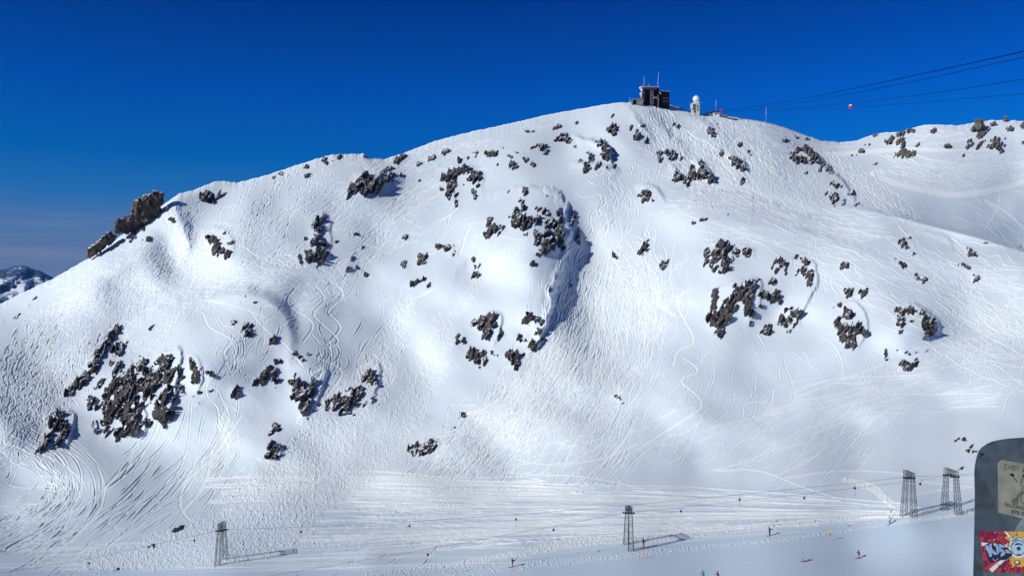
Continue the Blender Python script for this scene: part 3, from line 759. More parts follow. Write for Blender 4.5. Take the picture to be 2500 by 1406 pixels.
# ------------------------------------------------------------------ rock outcrops: (label, [(u, v, ru, rv, tilt deg, cover)])
# cover 1 = solid rock, lower = broken into fragments poking through the snow
OUT = [
 ("brown broken outcrop below the snow dome on the upper left ridge", [(516, 484, 22, 15, 10, .9), (502, 476, 8, 6, 20, .8)]),
 ("small dark boulder in the hollow under the jagged ridge crag", [(363, 585, 7, 6, 20, 1), (350, 587, 8, 2.5, 20, .7)]),
 ("loose rocks on the snow at the foot of the jagged ridge crag", [(331, 574, 6, 13, -30, .8), (318, 590, 5, 4, 0, .7), (352, 560, 6, 4, 30, .8), (336, 597, 5, 3, 30, .6)]),
 ("small rock in the tracked gully right of the jagged ridge crag", [(421, 537, 8, 6, -20, .95)]),
 ("dark broken rib of rock on the tracked upper left slope", [(513, 585, 14, 11, -20, .75), (532, 604, 30, 10, -40, .85), (526, 616, 8, 12, 30, .7), (556, 622, 6, 12, -25, .8), (560, 596, 5, 10, -30, .7), (548, 569, 6, 3, 45, .8)]),
 ("thin line of rocks low on the far left skyline slope", [(84, 729, 12, 3, 40, .7), (42, 772, 20, 3, 35, .7), (282, 632, 7, 3, 50, .6)]),
 ("thin rock streak left of the smooth snow dome", [(375, 796, 18, 4, 38, .75), (302, 800, 14, 3, 38, .6)]),
 ("long dark rock rib slanting down the left side of the massif", [(275, 822, 24, 10, 50, .95), (248, 858, 32, 9, 58, .95), (226, 900, 24, 12, 55, .95), (198, 930, 36, 11, 42, .98), (172, 957, 18, 11, 45, .98)]),
 ("compact dark rock beside the top of the long slanting rib", [(285, 851, 16, 14, 20, .95), (310, 838, 6, 3, 30, .7)]),
 ("largest dark cliff massif on the lower left slope", [(405, 905, 21, 34, -10, 1.0), (363, 940, 24, 38, -15, .97), (312, 950, 26, 62, -22, .93), (276, 940, 12, 46, -30, .8), (300, 985, 46, 24, 20, .95), (345, 900, 16, 14, 20, .8), (400, 985, 18, 58, -32, .88), (335, 895, 14, 14, 0, .7), (412, 1010, 16, 30, -25, .85)]),
 ("rounded dark cliff at the foot of the largest massif", [(315, 1045, 40, 22, 25, .95), (325, 1015, 18, 22, -20, .9), (292, 1050, 18, 14, 10, .9)]),
 ("broken rocks on the left flank of the largest massif", [(252, 1030, 38, 14, 38, .72), (228, 987, 15, 15, 20, .9), (242, 943, 20, 6, 48, .85), (285, 898, 24, 7, 62, .75), (262, 1045, 8, 24, -25, .65), (268, 890, 5, 5, 40, .7)]),
 ("dark angular outcrop at the lower left end of the slope", [(137, 1032, 19, 22, -15, .93), (106, 1082, 26, 12, 55, .93), (150, 1068, 28, 12, 48, .8), (125, 1060, 12, 9, 30, .7)]),
 ("pair of narrow rocks in the blue gully right of the massif", [(470, 890, 8, 13, 15, .85), (478, 918, 9, 24, -10, .85), (440, 916, 6, 7, 0, .85)]),
 ("scattered stones between the gullies right of the massif", [(516, 916, 14, 10, -20, .6), (490, 957, 7, 8, 20, .8), (471, 966, 5, 4, 0, .7), (483, 987, 14, 5, 40, .55), (515, 954, 8, 3, 0, .7)]),
 ("small rock high on the smooth snow dome", [(568, 786, 12, 7, -15, .85)]),
 ("dark boulder with a wind hollow on the snow dome", [(604, 809, 15, 11, 15, .97), (598, 794, 9, 6, 30, .6)]),
 ("single boulder at the foot of the dome's shaded end", [(669, 833, 12, 9, 0, .97)]),
 ("tiny stones near the top of the snow dome", [(600, 723, 8, 3, -10, .6), (622, 738, 9, 3, -10, .6)]),
 ("small rock on bare snow right of the lower left tracks", [(577, 958, 11, 12, 40, .85)]),
 ("ring of rocks left of the triangular outcrop", [(625, 932, 6, 9, -20, .97), (645, 922, 10, 20, -15, .85), (670, 920, 11, 22, 10, .8), (660, 900, 10, 6, 10, .9), (677, 882, 9, 6, 0, .95)]),
 ("sparse rock slivers on the slope above the triangular outcrop", [(725, 866, 16, 8, -25, .62), (740, 879, 9, 5, 10, .75), (751, 865, 6, 5, 0, .8)]),
 ("triangular outcrop tapering to a point in the lower left centre", [(722, 935, 12, 17, 20, .82), (735, 968, 22, 20, 0, .88), (757, 955, 12, 24, -15, .85), (742, 993, 14, 18, 0, .92), (743, 1010, 10, 12, 0, .98), (735, 932, 10, 8, 0, .75)]),
 ("thin upright rock at the left of the slanting cliff pair", [(797, 990, 6, 18, -12, .85)]),
 ("narrow upright rock beside the slanting cliff", [(818, 985, 10, 20, -18, .92)]),
 ("dark slanting cliff at the edge of the avalanche debris", [(848, 994, 17, 20, 20, .92), (868, 960, 22, 14, 35, .85), (902, 925, 16, 20, -5, .9), (888, 983, 12, 5, 45, .85), (908, 975, 4, 8, 0, .7), (845, 955, 12, 5, 20, .6)]),
 ("small boulders below the dome with a long scoured hollow", [(674, 1046, 9, 10, 30, .93), (659, 1057, 6, 8, -20, .8)]),
 ("rounded snow-capped boulder above the debris fan", [(665, 1105, 17, 20, -5, .97), (652, 1102, 6, 8, 0, .8)]),
 ("low brown boulder alone in the middle of the lower slope", [(1030, 1096, 27, 12, 10, .97), (1050, 1090, 16, 11, 25, .95), (1020, 1081, 9, 4, 10, .8)]),
 ("tiny lone stone above the low brown boulder", [(1131, 1014, 6, 7, 0, .9)]),
 ("lone dark stone fragment just below the tiny stone", [(1109, 1044, 3.5, 1.8, 0, 1)]),
 ("dark fractured rock on the lower buttress of the middle slope", [(1185, 786, 28, 17, 12, .93), (1193, 808, 14, 18, -10, .92), (1166, 790, 9, 9, 0, .9)]),
 ("small pair of stones right of the fractured buttress rock", [(1222, 818, 8, 9, 30, .85), (1217, 829, 8, 4, 0, .8), (1222, 802, 3, 4, 0, .8)]),
 ("sparse stones left below the fractured buttress rock", [(1112, 833, 18, 11, 45, .62), (1133, 828, 6, 16, 15, .6), (1118, 820, 8, 6, 0, .6)]),
 ("twin upright rocks at the bottom left of the buttress", [(1150, 868, 8, 13, 0, .95), (1170, 872, 13, 18, -5, .93), (1182, 876, 6, 12, 0, .9)]),
 ("broken stones between the twin rocks and the gully mouth", [(1212, 860, 12, 10, 20, .62), (1222, 855, 4, 4, 0, .7)]),
 ("dark rock at the mouth of the deep shaded gully", [(1252, 872, 15, 15, 0, .93), (1260, 888, 10, 13, 10, .98)]),
 ("dark broken cliff edge along the lower shaded gully", [(1288, 775, 12, 14, 0, .85), (1308, 790, 18, 14, -20, .78), (1316, 815, 9, 22, 12, .85), (1302, 845, 10, 16, 10, .9), (1272, 828, 16, 8, -25, .6), (1285, 868, 5, 7, 0, .8)]),
 ("big grey brown rock below the notch in the skyline", [(895, 448, 26, 18, 10, .99), (918, 446, 18, 17, 0, .98), (866, 460, 22, 10, 38, .93), (905, 465, 26, 10, 10, .97)]),
 ("scattered stones right of the big grey brown rock", [(958, 430, 10, 8, 0, .8), (950, 442, 16, 8, 10, .65), (968, 442, 8, 12, 20, .65), (977, 430, 5, 6, 40, .8)]),
 ("flat rock above the big grey brown rock", [(948, 414, 13, 5, 10, .9)]),
 ("slanting rock just under the skyline notch", [(975, 389, 14, 7, 32, .88), (984, 382, 6, 6, 0, .9)]),
 ("dark sliver on the slope right of the skyline notch", [(1025, 401, 9, 4, 30, .95), (1025, 440, 5, 4, 0, .9)]),
 ("pair of slanting slabs near the upper middle skyline", [(1056, 385, 13, 5, 22, .9), (1090, 371, 13, 6, 28, .9)]),
 ("broken rocks on the small skyline knoll", [(792, 394, 7, 7, 20, .8), (811, 388, 9, 8, 0, .75), (829, 384, 14, 5, 10, .8), (748, 408, 8, 5, 45, .6), (750, 428, 10, 5, 40, .7), (888, 383, 5, 5, 0, .6), (685, 425, 6, 4, 45, .7), (668, 434, 5, 4, 45, .7)]),
 ("low crest rocks along the upper middle brow", [(1199, 376, 16, 8, 0, .85), (1163, 373, 10, 3, 10, .8), (1152, 384, 14, 5, 15, .6), (1122, 394, 12, 7, 30, .6), (1225, 362, 10, 2.5, 10, .7)]),
 ("large broken outcrop below the upper middle brow", [(1098, 430, 28, 11, 25, .88), (1128, 417, 20, 8, 5, .88), (1085, 440, 18, 7, 35, .75)]),
 ("dark upright rock right of the large broken outcrop", [(1156, 430, 13, 16, -15, .9), (1171, 432, 6, 5, 0, .9), (1153, 411, 10, 4, 0, .6)]),
 ("ragged column of rocks running down to the snow crack", [(1104, 458, 13, 18, -15, .82), (1112, 478, 14, 9, -20, .65), (1096, 485, 9, 7, -30, .65), (1114, 497, 5, 9, 15, .7), (1077, 463, 4, 5, 60, .7), (1118, 448, 8, 8, 0, .7)]),
 ("thin column of stones right of the ragged column", [(1163, 455, 6, 9, -20, .75), (1157, 468, 5, 10, 0, .8), (1160, 483, 5, 8, 0, .75), (1130, 450, 4, 6, 0, .7)]),
 ("arc of small rocks right of the upper middle brow", [(1245, 384, 10, 4, -25, .85), (1253, 404, 13, 8, -15, .72), (1281, 391, 11, 5, -30, .8), (1296, 401, 11, 6, -20, .7), (1220, 403, 7, 5, 0, .6)]),
 ("sparse stones left of the spur below the summit", [(1325, 361, 17, 11, -15, .7), (1304, 361, 8, 5, 30, .75), (1331, 375, 8, 5, 20, .7), (1292, 322, 26, 4, 2, .58), (1261, 372, 5, 2, 0, .7)]),
 ("dark rocks on the crest of the spur left of the summit", [(1360, 311, 16, 5, 12, .7), (1370, 337, 11, 9, 10, .82), (1386, 343, 10, 8, 15, .88), (1353, 343, 6, 5, 0, .8), (1378, 330, 14, 5, -20, .7), (1402, 357, 12, 3, -45, .7)]),
 ("tall dark upper slope rock casting a wide pointed shadow", [(1465, 352, 12, 11, -25, .9), (1475, 372, 13, 17, -12, .92), (1452, 360, 9, 4, 0, .6), (1482, 380, 6, 12, 0, .95)]),
 ("broken rocks below the rock with the wide pointed shadow", [(1441, 388, 8, 15, -10, .75), (1454, 410, 9, 13, -10, .75), (1432, 413, 12, 10, -30, .9), (1433, 373, 8, 4, 0, .6), (1480, 408, 4, 8, 0, .85), (1498, 407, 4, 7, 0, .8), (1462, 400, 10, 4, -30, .6), (1417, 393, 8, 4, 0, .6)]),
 ("angular rock on the left edge of the summit bowl", [(1496, 319, 14, 11, -15, .95), (1487, 318, 6, 6, 0, .8)]),
 ("notched rock in the upper summit bowl", [(1547, 315, 8, 6, -20, .7), (1555, 330, 10, 12, -20, .85), (1576, 345, 8, 6, 0, .8)]),
 ("small dark stones high under the summit station", [(1496, 284, 5, 4, 0, .8), (1408, 301, 7, 2.5, 20, .7), (1568, 307, 4, 4, 0, .8)]),
 ("sparse slivers under the summit station's right side", [(1652, 307, 12, 5, -25, .65), (1750, 304, 9, 3, -20, .6)]),
 ("oval rock below the radar dome tower", [(1733, 318, 6, 7, 0, .9), (1739, 328, 8, 7, -30, .9)]),
 ("small twin rocks in the centre of the summit bowl", [(1608, 376, 6, 7, 0, .8), (1610, 391, 7, 7, -30, .85)]),
 ("snow-dusted rock in the centre of the summit bowl", [(1637, 378, 13, 9, -20, .82), (1645, 388, 14, 6, -15, .8), (1661, 388, 5, 5, 0, .7)]),
 ("left cluster of the three dark rocks below the bowl", [(1655, 434, 17, 10, -25, .8), (1668, 442, 16, 9, -25, .8), (1647, 442, 6, 7, 0, .8)]),
 ("middle cluster of the three dark rocks below the bowl", [(1688, 424, 10, 18, -8, .88), (1694, 437, 10, 7, 0, .9)]),
 ("right and tallest of the three dark rocks below the bowl", [(1711, 412, 9, 16, -10, .9), (1722, 430, 16, 14, -25, .85), (1735, 440, 7, 10, 0, .9)]),
 ("shaded rock spur right of the three dark rocks", [(1788, 388, 9, 7, -30, .85), (1803, 402, 13, 12, -30, .85), (1814, 412, 10, 8, -20, .8), (1762, 378, 6, 7, -30, .7), (1815, 440, 8, 12, -20, .6), (1760, 393, 4, 3, 0, .7)]),
 ("dark spotted knob in the middle below the spurs", [(1577, 474, 10, 12, -10, .8), (1572, 488, 14, 8, 0, .75), (1590, 484, 9, 11, 0, .6), (1560, 478, 6, 4, 0, .7)]),
 ("small stones in the tracked snow right of the summit bowl", [(1804, 351, 7, 5, -10, .9), (1829, 372, 14, 3, -45, .6), (1913, 343, 8, 6, -35, .8), (1942, 335, 10, 4, -25, .65), (1972, 342, 8, 5, -20, .6)]),
 ("stones on the blank slope below the spotted knob", [(1716, 537, 9, 6, 20, .82), (1692, 546, 5, 4, 35, .9), (1777, 523, 2.5, 2, 0, 1)]),
 ("snowy rock above the tracked middle gully", [(1573, 605, 9, 14, -25, .9), (1565, 617, 9, 10, -20, .82)]),
 ("sparse stones left of the snowy rock above the gully", [(1498, 620, 10, 9, -30, .5), (1510, 632, 7, 6, 0, .5)]),
 ("tilted grey rock beside the tracked middle gully", [(1622, 646, 12, 9, 40, .95)]),
 ("dark rocks on the left rim of the deep shaded gully", [(1272, 512, 16, 11, 10, .72), (1268, 538, 19, 15, 0, .93), (1285, 548, 18, 12, 10, .92), (1257, 548, 10, 9, 0, .9), (1298, 540, 8, 6, 20, .8)]),
 ("string of small stones up the brow of the buttress", [(1278, 470, 7, 14, -10, .7), (1273, 490, 8, 12, 0, .6), (1248, 467, 16, 6, 5, .5), (1335, 481, 5, 5, 30, .6), (1282, 460, 10, 3, 0, .6)]),
 ("rocks in the middle of the buttress brow", [(1312, 512, 14, 8, -15, .85), (1328, 520, 9, 9, -20, .8), (1312, 540, 8, 16, -15, .85), (1336, 548, 8, 10, -10, .75), (1348, 540, 6, 12, -15, .75)]),
 ("oval boulder on the buttress face", [(1311, 580, 8, 15, -5, .98), (1283, 573, 6, 4, 20, .85)]),
 ("black cliff on the rim of the deep shaded gully", [(1342, 590, 18, 22, -20, .9), (1362, 565, 14, 26, -15, .9), (1370, 590, 9, 18, 0, .92), (1330, 608, 15, 13, 0, .93), (1366, 528, 6, 18, 10, .85), (1372, 545, 6, 20, 0, .85), (1352, 604, 12, 12, 0, .9)]),
 ("boulders below the black gully cliff", [(1325, 616, 12, 7, -20, .95), (1311, 620, 6, 6, 0, .97)]),
 ("narrow rocks on the far wall of the shaded gully", [(1400, 535, 6, 17, -20, .9), (1410, 572, 6, 18, -5, .9), (1415, 592, 5, 9, 0, .85)]),
 ("small dark stones below the buttress face", [(1302, 645, 11, 7, -5, .75), (1395, 700, 4, 10, 0, .7), (1343, 705, 4, 9, 0, .8)]),
 ("slanting rocks left of the buttress above the hollow", [(1196, 545, 6, 15, -25, .9), (1201, 562, 10, 12, -20, .9), (1190, 576, 10, 9, -20, .85), (1222, 562, 7, 15, -20, .8)]),
 ("stones in the debris below the slanting buttress rocks", [(1155, 634, 6, 6, 0, .6), (1164, 650, 9, 10, -15, .7), (1162, 672, 9, 12, -10, .75)]),
 ("rocks beside the long snow fracture in the hollow", [(1071, 603, 10, 7, 15, .93), (1094, 605, 12, 9, 10, .62), (1104, 615, 10, 12, -15, .7), (1108, 602, 6, 4, 0, .6)]),
 ("dark upright rock left of the snow hollow", [(1030, 632, 11, 13, -20, .92), (1024, 643, 9, 5, 0, .8), (986, 648, 6, 10, 25, .88), (988, 640, 4, 4, 0, .8)]),
 ("rock cluster at the bottom left of the snow hollow", [(1010, 690, 13, 10, 5, .8), (1033, 685, 8, 8, 20, .72), (1048, 695, 5, 9, 0, .6)]),
 ("small rock above the curled ski tracks", [(988, 580, 9, 5, 25, .88)]),
 ("sparse slivers beside the curled ski tracks", [(848, 655, 12, 10, -20, .6), (858, 632, 10, 6, 40, .65), (872, 652, 4, 7, 20, .7), (893, 672, 4, 8, 10, .9), (888, 603, 8, 3, 25, .7), (931, 677, 2.5, 2.5, 0, 1), (870, 618, 5, 3, 40, .8)]),
 ("upper half of the tall dark rock pair on the left flank", [(783, 545, 14, 15, 35, .85), (774, 562, 18, 13, 65, .97), (770, 575, 8, 10, 0, .95)]),
 ("lower half of the tall dark rock pair on the left flank", [(774, 600, 14, 18, -15, .93), (776, 625, 19, 18, 5, .97), (790, 622, 9, 14, 0, .9), (762, 590, 6, 10, 30, .7)]),
 ("low pointed rocks left of the tall dark rock pair", [(753, 627, 7, 16, -8, .93), (745, 615, 4, 12, 20, .8), (734, 636, 5, 11, 15, .9), (746, 584, 3, 5, 0, .9)]),
 ("small dark stones right of the tall dark rock pair", [(800, 598, 8, 6, 30, .93), (822, 589, 5, 4, 0, .85), (870, 573, 8, 4.5, 10, .93)]),
 ("pale brown crest rock on the ridge right of the bowl", [(1952, 390, 24, 9, -5, .9), (1978, 393, 12, 6, -30, .85), (1940, 372, 13, 5, 15, .85), (1966, 369, 18, 8, -18, .95), (1982, 381, 16, 9, -30, .92), (1998, 392, 14, 6, -50, .9)]),
 ("dark rocks down the crest of the ridge right of the bowl", [(2003, 414, 9, 6, 0, .85), (2018, 410, 12, 6, -50, .75), (1967, 422, 6, 5, -20, .75), (2030, 424, 9, 5, -45, .7)]),
 ("dark stones halfway down the ridge right of the bowl", [(2035, 451, 12, 7, -15, .9), (2052, 455, 8, 4, -20, .75), (2016, 444, 6, 4, 0, .5)]),
 ("rocks at the foot of the ridge right of the bowl", [(2034, 486, 10, 12, -10, .95), (2014, 476, 5, 8, -20, .85), (2076, 472, 6, 7, -30, .9), (2057, 492, 6, 6, 30, .65), (2038, 502, 6, 3, 0, .5)]),
 ("flat brown rocks on the crest of the foreground hill", [(2082, 502, 15, 4, 12, .7), (2102, 500, 9, 4, -20, .8)]),
 ("leftmost skyline rocks of the right-hand hill", [(2137, 329, 13, 4, 25, .85), (2152, 327, 5, 2.5, 0, .7)]),
 ("paired slanting rocks near the right-hand hill's left end", [(2172, 344, 13, 7, 42, .95), (2198, 328, 12, 8, 20, .9), (2200, 348, 10, 13, -10, .9), (2228, 322, 11, 6, 0, .85)]),
 ("small stones below the right-hand hill's left end", [(2118, 353, 8, 5, 15, .85), (2103, 372, 9, 5, 0, .93), (2091, 379, 4, 4, 0, .9), (2079, 380, 5, 3, 0, .85), (2134, 401, 9, 4, 15, .75)]),
 ("small rock on the upper middle of the right-hand hill", [(2282, 322, 9, 6, 0, .82), (2240, 355, 10, 6, 25, .7)]),
 ("pointed boulder on the slope of the right-hand hill", [(2315, 358, 10, 6, 0, .95)]),
 ("wide grey slab lying on the basin slope", [(2212, 377, 21, 9, 0, 1.0), (2190, 384, 9, 3, 0, .8)]),
 ("slanting rock streaks below the tall grey boulder", [(2396, 329, 22, 6, 32, .9), (2367, 346, 9, 4, 30, .85), (2364, 358, 12, 5, 30, .85), (2352, 380, 5, 4, 0, .85), (2394, 353, 16, 6, 42, .85), (2408, 324, 10, 4, 0, .7)]),
 ("brown rock mass near the right edge of the far hill", [(2430, 343, 14, 9, 20, .8), (2433, 356, 17, 9, 0, .88), (2439, 366, 8, 10, 0, .88), (2455, 342, 6, 6, 0, .65), (2420, 360, 10, 6, 20, .8), (2452, 358, 8, 3, 0, .7)]),
 ("small rocks at the right edge under the skyline", [(2466, 314, 9, 6, 30, .85), (2499, 308, 6, 8, 0, .85), (2496, 348, 4, 5, 0, .8)]),
 ("dark stones on the foreground hill near its shaded roll", [(2206, 597, 12, 11, -35, .85), (2200, 588, 14, 5, 0, .65), (2220, 582, 8, 4, 0, .65), (2233, 620, 7, 4, -30, .8)]),
 ("grey rock near the right edge of the foreground hill", [(2364, 609, 9, 6, -20, .93), (2372, 620, 12, 7, -10, .93), (2384, 625, 4, 8, 20, .7)]),
 ("line of stones below the grey rock at the right", [(2347, 645, 11, 4, -15, .82), (2360, 652, 10, 4, -30, .82), (2339, 646, 4, 3, 0, .8)]),
 ("lone dark rock below the line of stones at the right", [(2383, 681, 8, 9, -20, .95), (2376, 672, 6, 4, -30, .9)]),
 ("loose stones left of the middle of the foreground hill", [(2185, 633, 7, 3, -20, .75), (2200, 645, 11, 6, -35, .85), (2203, 653, 4, 4, 0, .8)]),
 ("twin round rocks in the middle of the foreground hill", [(2256, 684, 6, 10, -5, .97), (2243, 680, 7, 6, 0, .9), (2237, 671, 4, 3, 0, .9)]),
 ("small round rock on bare snow right of the bluff", [(2062, 650, 10, 7, -15, .97)]),
 ("leftmost short rocks on the upper right bluff", [(1726, 620, 7, 13, -15, .92), (1724, 642, 6, 12, -15, .8)]),
 ("tall double rib of rock on the upper right bluff", [(1747, 630, 11, 32, -10, .93), (1770, 628, 14, 30, -8, .95), (1765, 655, 17, 14, 20, .92), (1759, 600, 8, 9, 0, .85), (1785, 636, 9, 8, 30, .8)]),
 ("dark round rock right of the tall double rib", [(1794, 615, 10, 8, -15, .97), (1800, 627, 6, 4, 30, .8), (1790, 600, 8, 3, 0, .6)]),
 ("round boulder with a scoured hollow right of the double rib", [(1823, 617, 11, 9, 0, .98)]),
 ("dark rock in the middle of the upper right bluff", [(1908, 642, 12, 14, -20, .92), (1894, 655, 12, 7, 35, .6), (1918, 664, 4, 7, 10, .8), (1895, 663, 7, 4, 0, .7)]),
 ("small rocks above the cliff with the deep blue shadow", [(1940, 627, 8, 6, -25, .7), (1962, 636, 12, 8, -25, .85)]),
 ("upright cliff with a deep blue shadow on the upper right", [(1961, 666, 11, 10, 20, .95), (1975, 672, 7, 17, -5, .95), (1979, 690, 6, 10, -5, .95), (1947, 668, 6, 6, 30, .7)]),
 ("small knob left of the cliff with the deep blue shadow", [(1885, 687, 8, 8, -15, .93)]),
 ("tall narrow slab at the left edge of the right bluff", [(1743, 738, 8, 28, -5, .97), (1755, 702, 10, 3, 50, .7)]),
 ("large dark rock base at the lower left of the right bluff", [(1758, 782, 24, 20, -10, .95), (1742, 790, 10, 16, 0, .92), (1757, 806, 11, 18, 0, .93), (1780, 775, 10, 8, 0, .85)]),
 ("dark stepped rock in the middle of the right bluff", [(1792, 735, 11, 26, -8, .93), (1772, 735, 10, 15, -25, .85), (1773, 757, 14, 13, 0, .92), (1783, 748, 10, 8, 0, .9)]),
 ("smooth grey slab beside the tallest pillar of the bluff", [(1805, 722, 11, 17, 10, .98), (1796, 703, 10, 8, 0, .6), (1813, 698, 5, 8, 0, .75)]),
 ("tallest grey pillar of the right bluff", [(1832, 705, 13, 22, 0, .97), (1825, 732, 11, 22, -10, .98), (1842, 695, 8, 9, 0, .9), (1846, 687, 6, 5, 0, .95)]),
 ("grey rock below the tallest pillar of the bluff", [(1832, 765, 12, 12, -10, .97), (1831, 785, 8, 9, 0, .82), (1824, 752, 6, 5, 0, .85)]),
 ("forked dark rocks right of the tallest pillar", [(1868, 724, 14, 11, -30, .88), (1893, 730, 15, 10, 5, .92), (1897, 718, 9, 8, 40, .82), (1860, 746, 6, 9, 20, .7), (1863, 714, 8, 6, 0, .8), (1905, 728, 6, 4, 0, .6)]),
 ("wide slanting rock at the right of the bluff", [(1918, 780, 18, 15, 15, .92), (1940, 764, 16, 15, 0, .82), (1930, 758, 12, 12, 0, .65), (1922, 811, 8, 4, 40, .85), (1938, 792, 10, 5, 40, .7)]),
 ("small square rock below the bluff", [(1873, 808, 12, 10, 10, .95), (1881, 800, 5, 6, 0, .85)]),
 ("left of the two small dark rocks above the pear-shaped outcrop", [(2070, 713, 10, 10, 10, .88), (2083, 706, 5, 4, 40, .8)]),
 ("right of the two small dark rocks above the pear-shaped outcrop", [(2106, 714, 9, 12, -15, .93)]),
 ("grey pear-shaped outcrop on the right slope", [(2068, 775, 16, 12, 10, .9), (2052, 800, 16, 18, -20, .85), (2070, 805, 14, 12, 0, .85), (2098, 810, 14, 18, 15, .88), (2064, 830, 12, 15, -15, .9), (2085, 835, 12, 16, -5, .95), (2045, 785, 8, 8, 30, .7), (2072, 843, 8, 8, 0, .9)]),
 ("thin stones above the pear-shaped outcrop", [(2034, 750, 6, 6, 30, .7), (2053, 746, 14, 6, 15, .65), (2062, 755, 14, 4, 0, .6), (2078, 757, 6, 4, 30, .7)]),
 ("crescent of rocks far right of the pear-shaped outcrop", [(2205, 760, 16, 9, 0, .9), (2226, 758, 13, 10, 0, .9), (2250, 764, 8, 7, 30, .85), (2195, 773, 9, 6, 0, .75), (2241, 772, 8, 6, 0, .65)]),
 ("dark rock at the left end of the crescent", [(2197, 789, 11, 13, -30, .93), (2220, 783, 12, 6, 0, .55), (2198, 811, 7, 5, 0, .85)]),
 ("big square brown boulder at the right end of the crescent", [(2269, 800, 17, 17, -5, .99), (2256, 785, 12, 6, -25, .9)]),
 ("brown rock cluster low on the right slope", [(2218, 893, 20, 10, -12, .9), (2236, 888, 12, 9, 15, .93), (2237, 880, 5, 7, 0, .85), (2205, 885, 16, 5, -15, .7)]),
 ("sparse stones above the low brown cluster", [(2162, 863, 4, 9, 10, .93), (2212, 861, 14, 9, -25, .5), (2240, 862, 12, 4, -10, .5), (2170, 880, 14, 4, -10, .5), (2190, 854, 7, 3, 0, .6), (2262, 856, 5, 3, 0, .7)]),
 ("small flat rock by itself in the middle of the lower slope", [(1510, 970, 12, 6, -15, .82), (1521, 985, 6, 3, 0, .8), (1608, 1003, 2.5, 2, 0, 1)]),
 ("flat dark stones above the right-hand pylons", [(2365, 1101, 14, 4, -5, .93), (2382, 1102, 6, 3, 0, .9), (2352, 1073, 7, 3, -10, .95), (2338, 1074, 8, 2.5, 20, .8), (2376, 1086, 10, 2, 0, .7), (2370, 1091, 5, 2, 0, .8)]),
 ("thin dark stone near the rightmost pylon", [(2348, 1144, 9, 2.5, 12, 1.0)]),
 ("long rounded rock lying in snow above the leftmost pylon", [(438, 1288, 11, 4, 18, 1.0), (427, 1295, 9, 4, 15, .95)]),
 ("few small stones in the debris left of the leftmost pylon", [(373, 1333, 8, 3, -10, .7), (364, 1334, 3, 1.6, 0, 1), (288, 1387, 4, 2, 15, 1), (421, 1317, 4, 2, 0, .9)]),
]
# every outcrop makes the snow bulge a little; snow piles thinly round it
for lab, els in OUT:
    for (cx, cy, rx, ry, an, dn) in els:
        if max(rx, ry) >= 9:
            bump(cx, cy, rx * 1.35, ry * 1.35, an, 0.14 * min(rx, ry) * DD[int((min(max(cy, V0), V1) - V0) / ST), int((cx - U0) / ST)] / F * 2.4)

# ------------------------------------------------------------------ finished land surface
disp *= sstep(0, 10, dr + 2)
P0 = Wn(UU, VV, DD)
du_ = np.gradient(P0, axis=1); dv_ = np.gradient(P0, axis=0)
NN = np.cross(du_, -dv_)                 # points up / towards the viewer
NN /= np.linalg.norm(NN, axis=2, keepdims=True) + 1e-9
NN[NN[..., 2] < 0] *= -1
for k in range(3):
    NN[..., k] = smooth_field(NN[..., k], 2)
NN /= np.linalg.norm(NN, axis=2, keepdims=True) + 1e-9
PIX = DD / F
PS = P0 + NN * (disp * PIX)[..., None]
del du_, dv_
def samp(A, u, v):
    x = np.clip((np.asarray(u, float) - U0) / ST, 0, NU - 1.001); y = np.clip((np.asarray(v, float) - V0) / ST, 0, NV - 1.001)
    i = x.astype(int); j = y.astype(int); fx = x - i; fy = y - j
    if A.ndim == 3: fx = fx[..., None]; fy = fy[..., None]
    return (A[j, i] * (1 - fx) + A[j, i + 1] * fx) * (1 - fy) + (A[j + 1, i] * (1 - fx) + A[j + 1, i + 1] * fx) * fy
def rid(u): return np.interp(u, ug, RV)
def ground(u, v, dy=0.0):
    v = max(v, float(rid(u)) + 1.5)
    p = samp(PS, u, v)
    return Vector((float(p[0]), float(p[1]), float(p[2]) + dy))
def gD(u, v): return float(samp(DD, u, v))

# land mesh: visible rows, the back slope beyond the skyline, and the near knoll under the viewer
PT = PS.copy()
for i in range(NU):
    n = int(np.searchsorted(vg, RV[i]))          # first row at or below the skyline
    n = min(max(n, 1), NV - 1)
    jj = np.arange(0, n)[::-1]
    Dr = DD[n, i]
    k = np.arange(len(jj))
    back = k * 1.3 + 0.012 * k ** 2
    Db = Dr + back
    p = Wn(np.full(len(jj), ug[i]), np.full(len(jj), RV[i]), np.full(len(jj), Dr))
    q = Wn(np.full(len(jj), ug[i]), np.full(len(jj), RV[i]), Db)
    q[:, 2] = p[:, 2] - 0.33 * back - 0.0016 * back ** 2
    PT[jj, i] = q
# near ground rows
bot = PT[-1]
rows = []
for f in np.geomspace(0.93, 0.006, 26):
    y = bot[:, 1] * f
    x = bot[:, 0] * f
    t = sstep(0.35, 1.0, np.full(NU, f))
    z = (1 - t) * (-1.75 - 0.40 * y) + t * (bot[:, 2] * f * 1.02)
    z = np.minimum(z, -1.7 - 0.345 * y * (1 - t) - 0.0 * y) * (1 - t) + z * t
    rows.append(np.stack([x, y, z], 1))
rows.append(np.stack([bot[:, 0] * .006, np.full(NU, -8.0), np.full(NU, -1.75)], 1))
V_ = np.concatenate([PT] + [r_[None] for r_ in rows], 0)
nr = V_.shape[0]
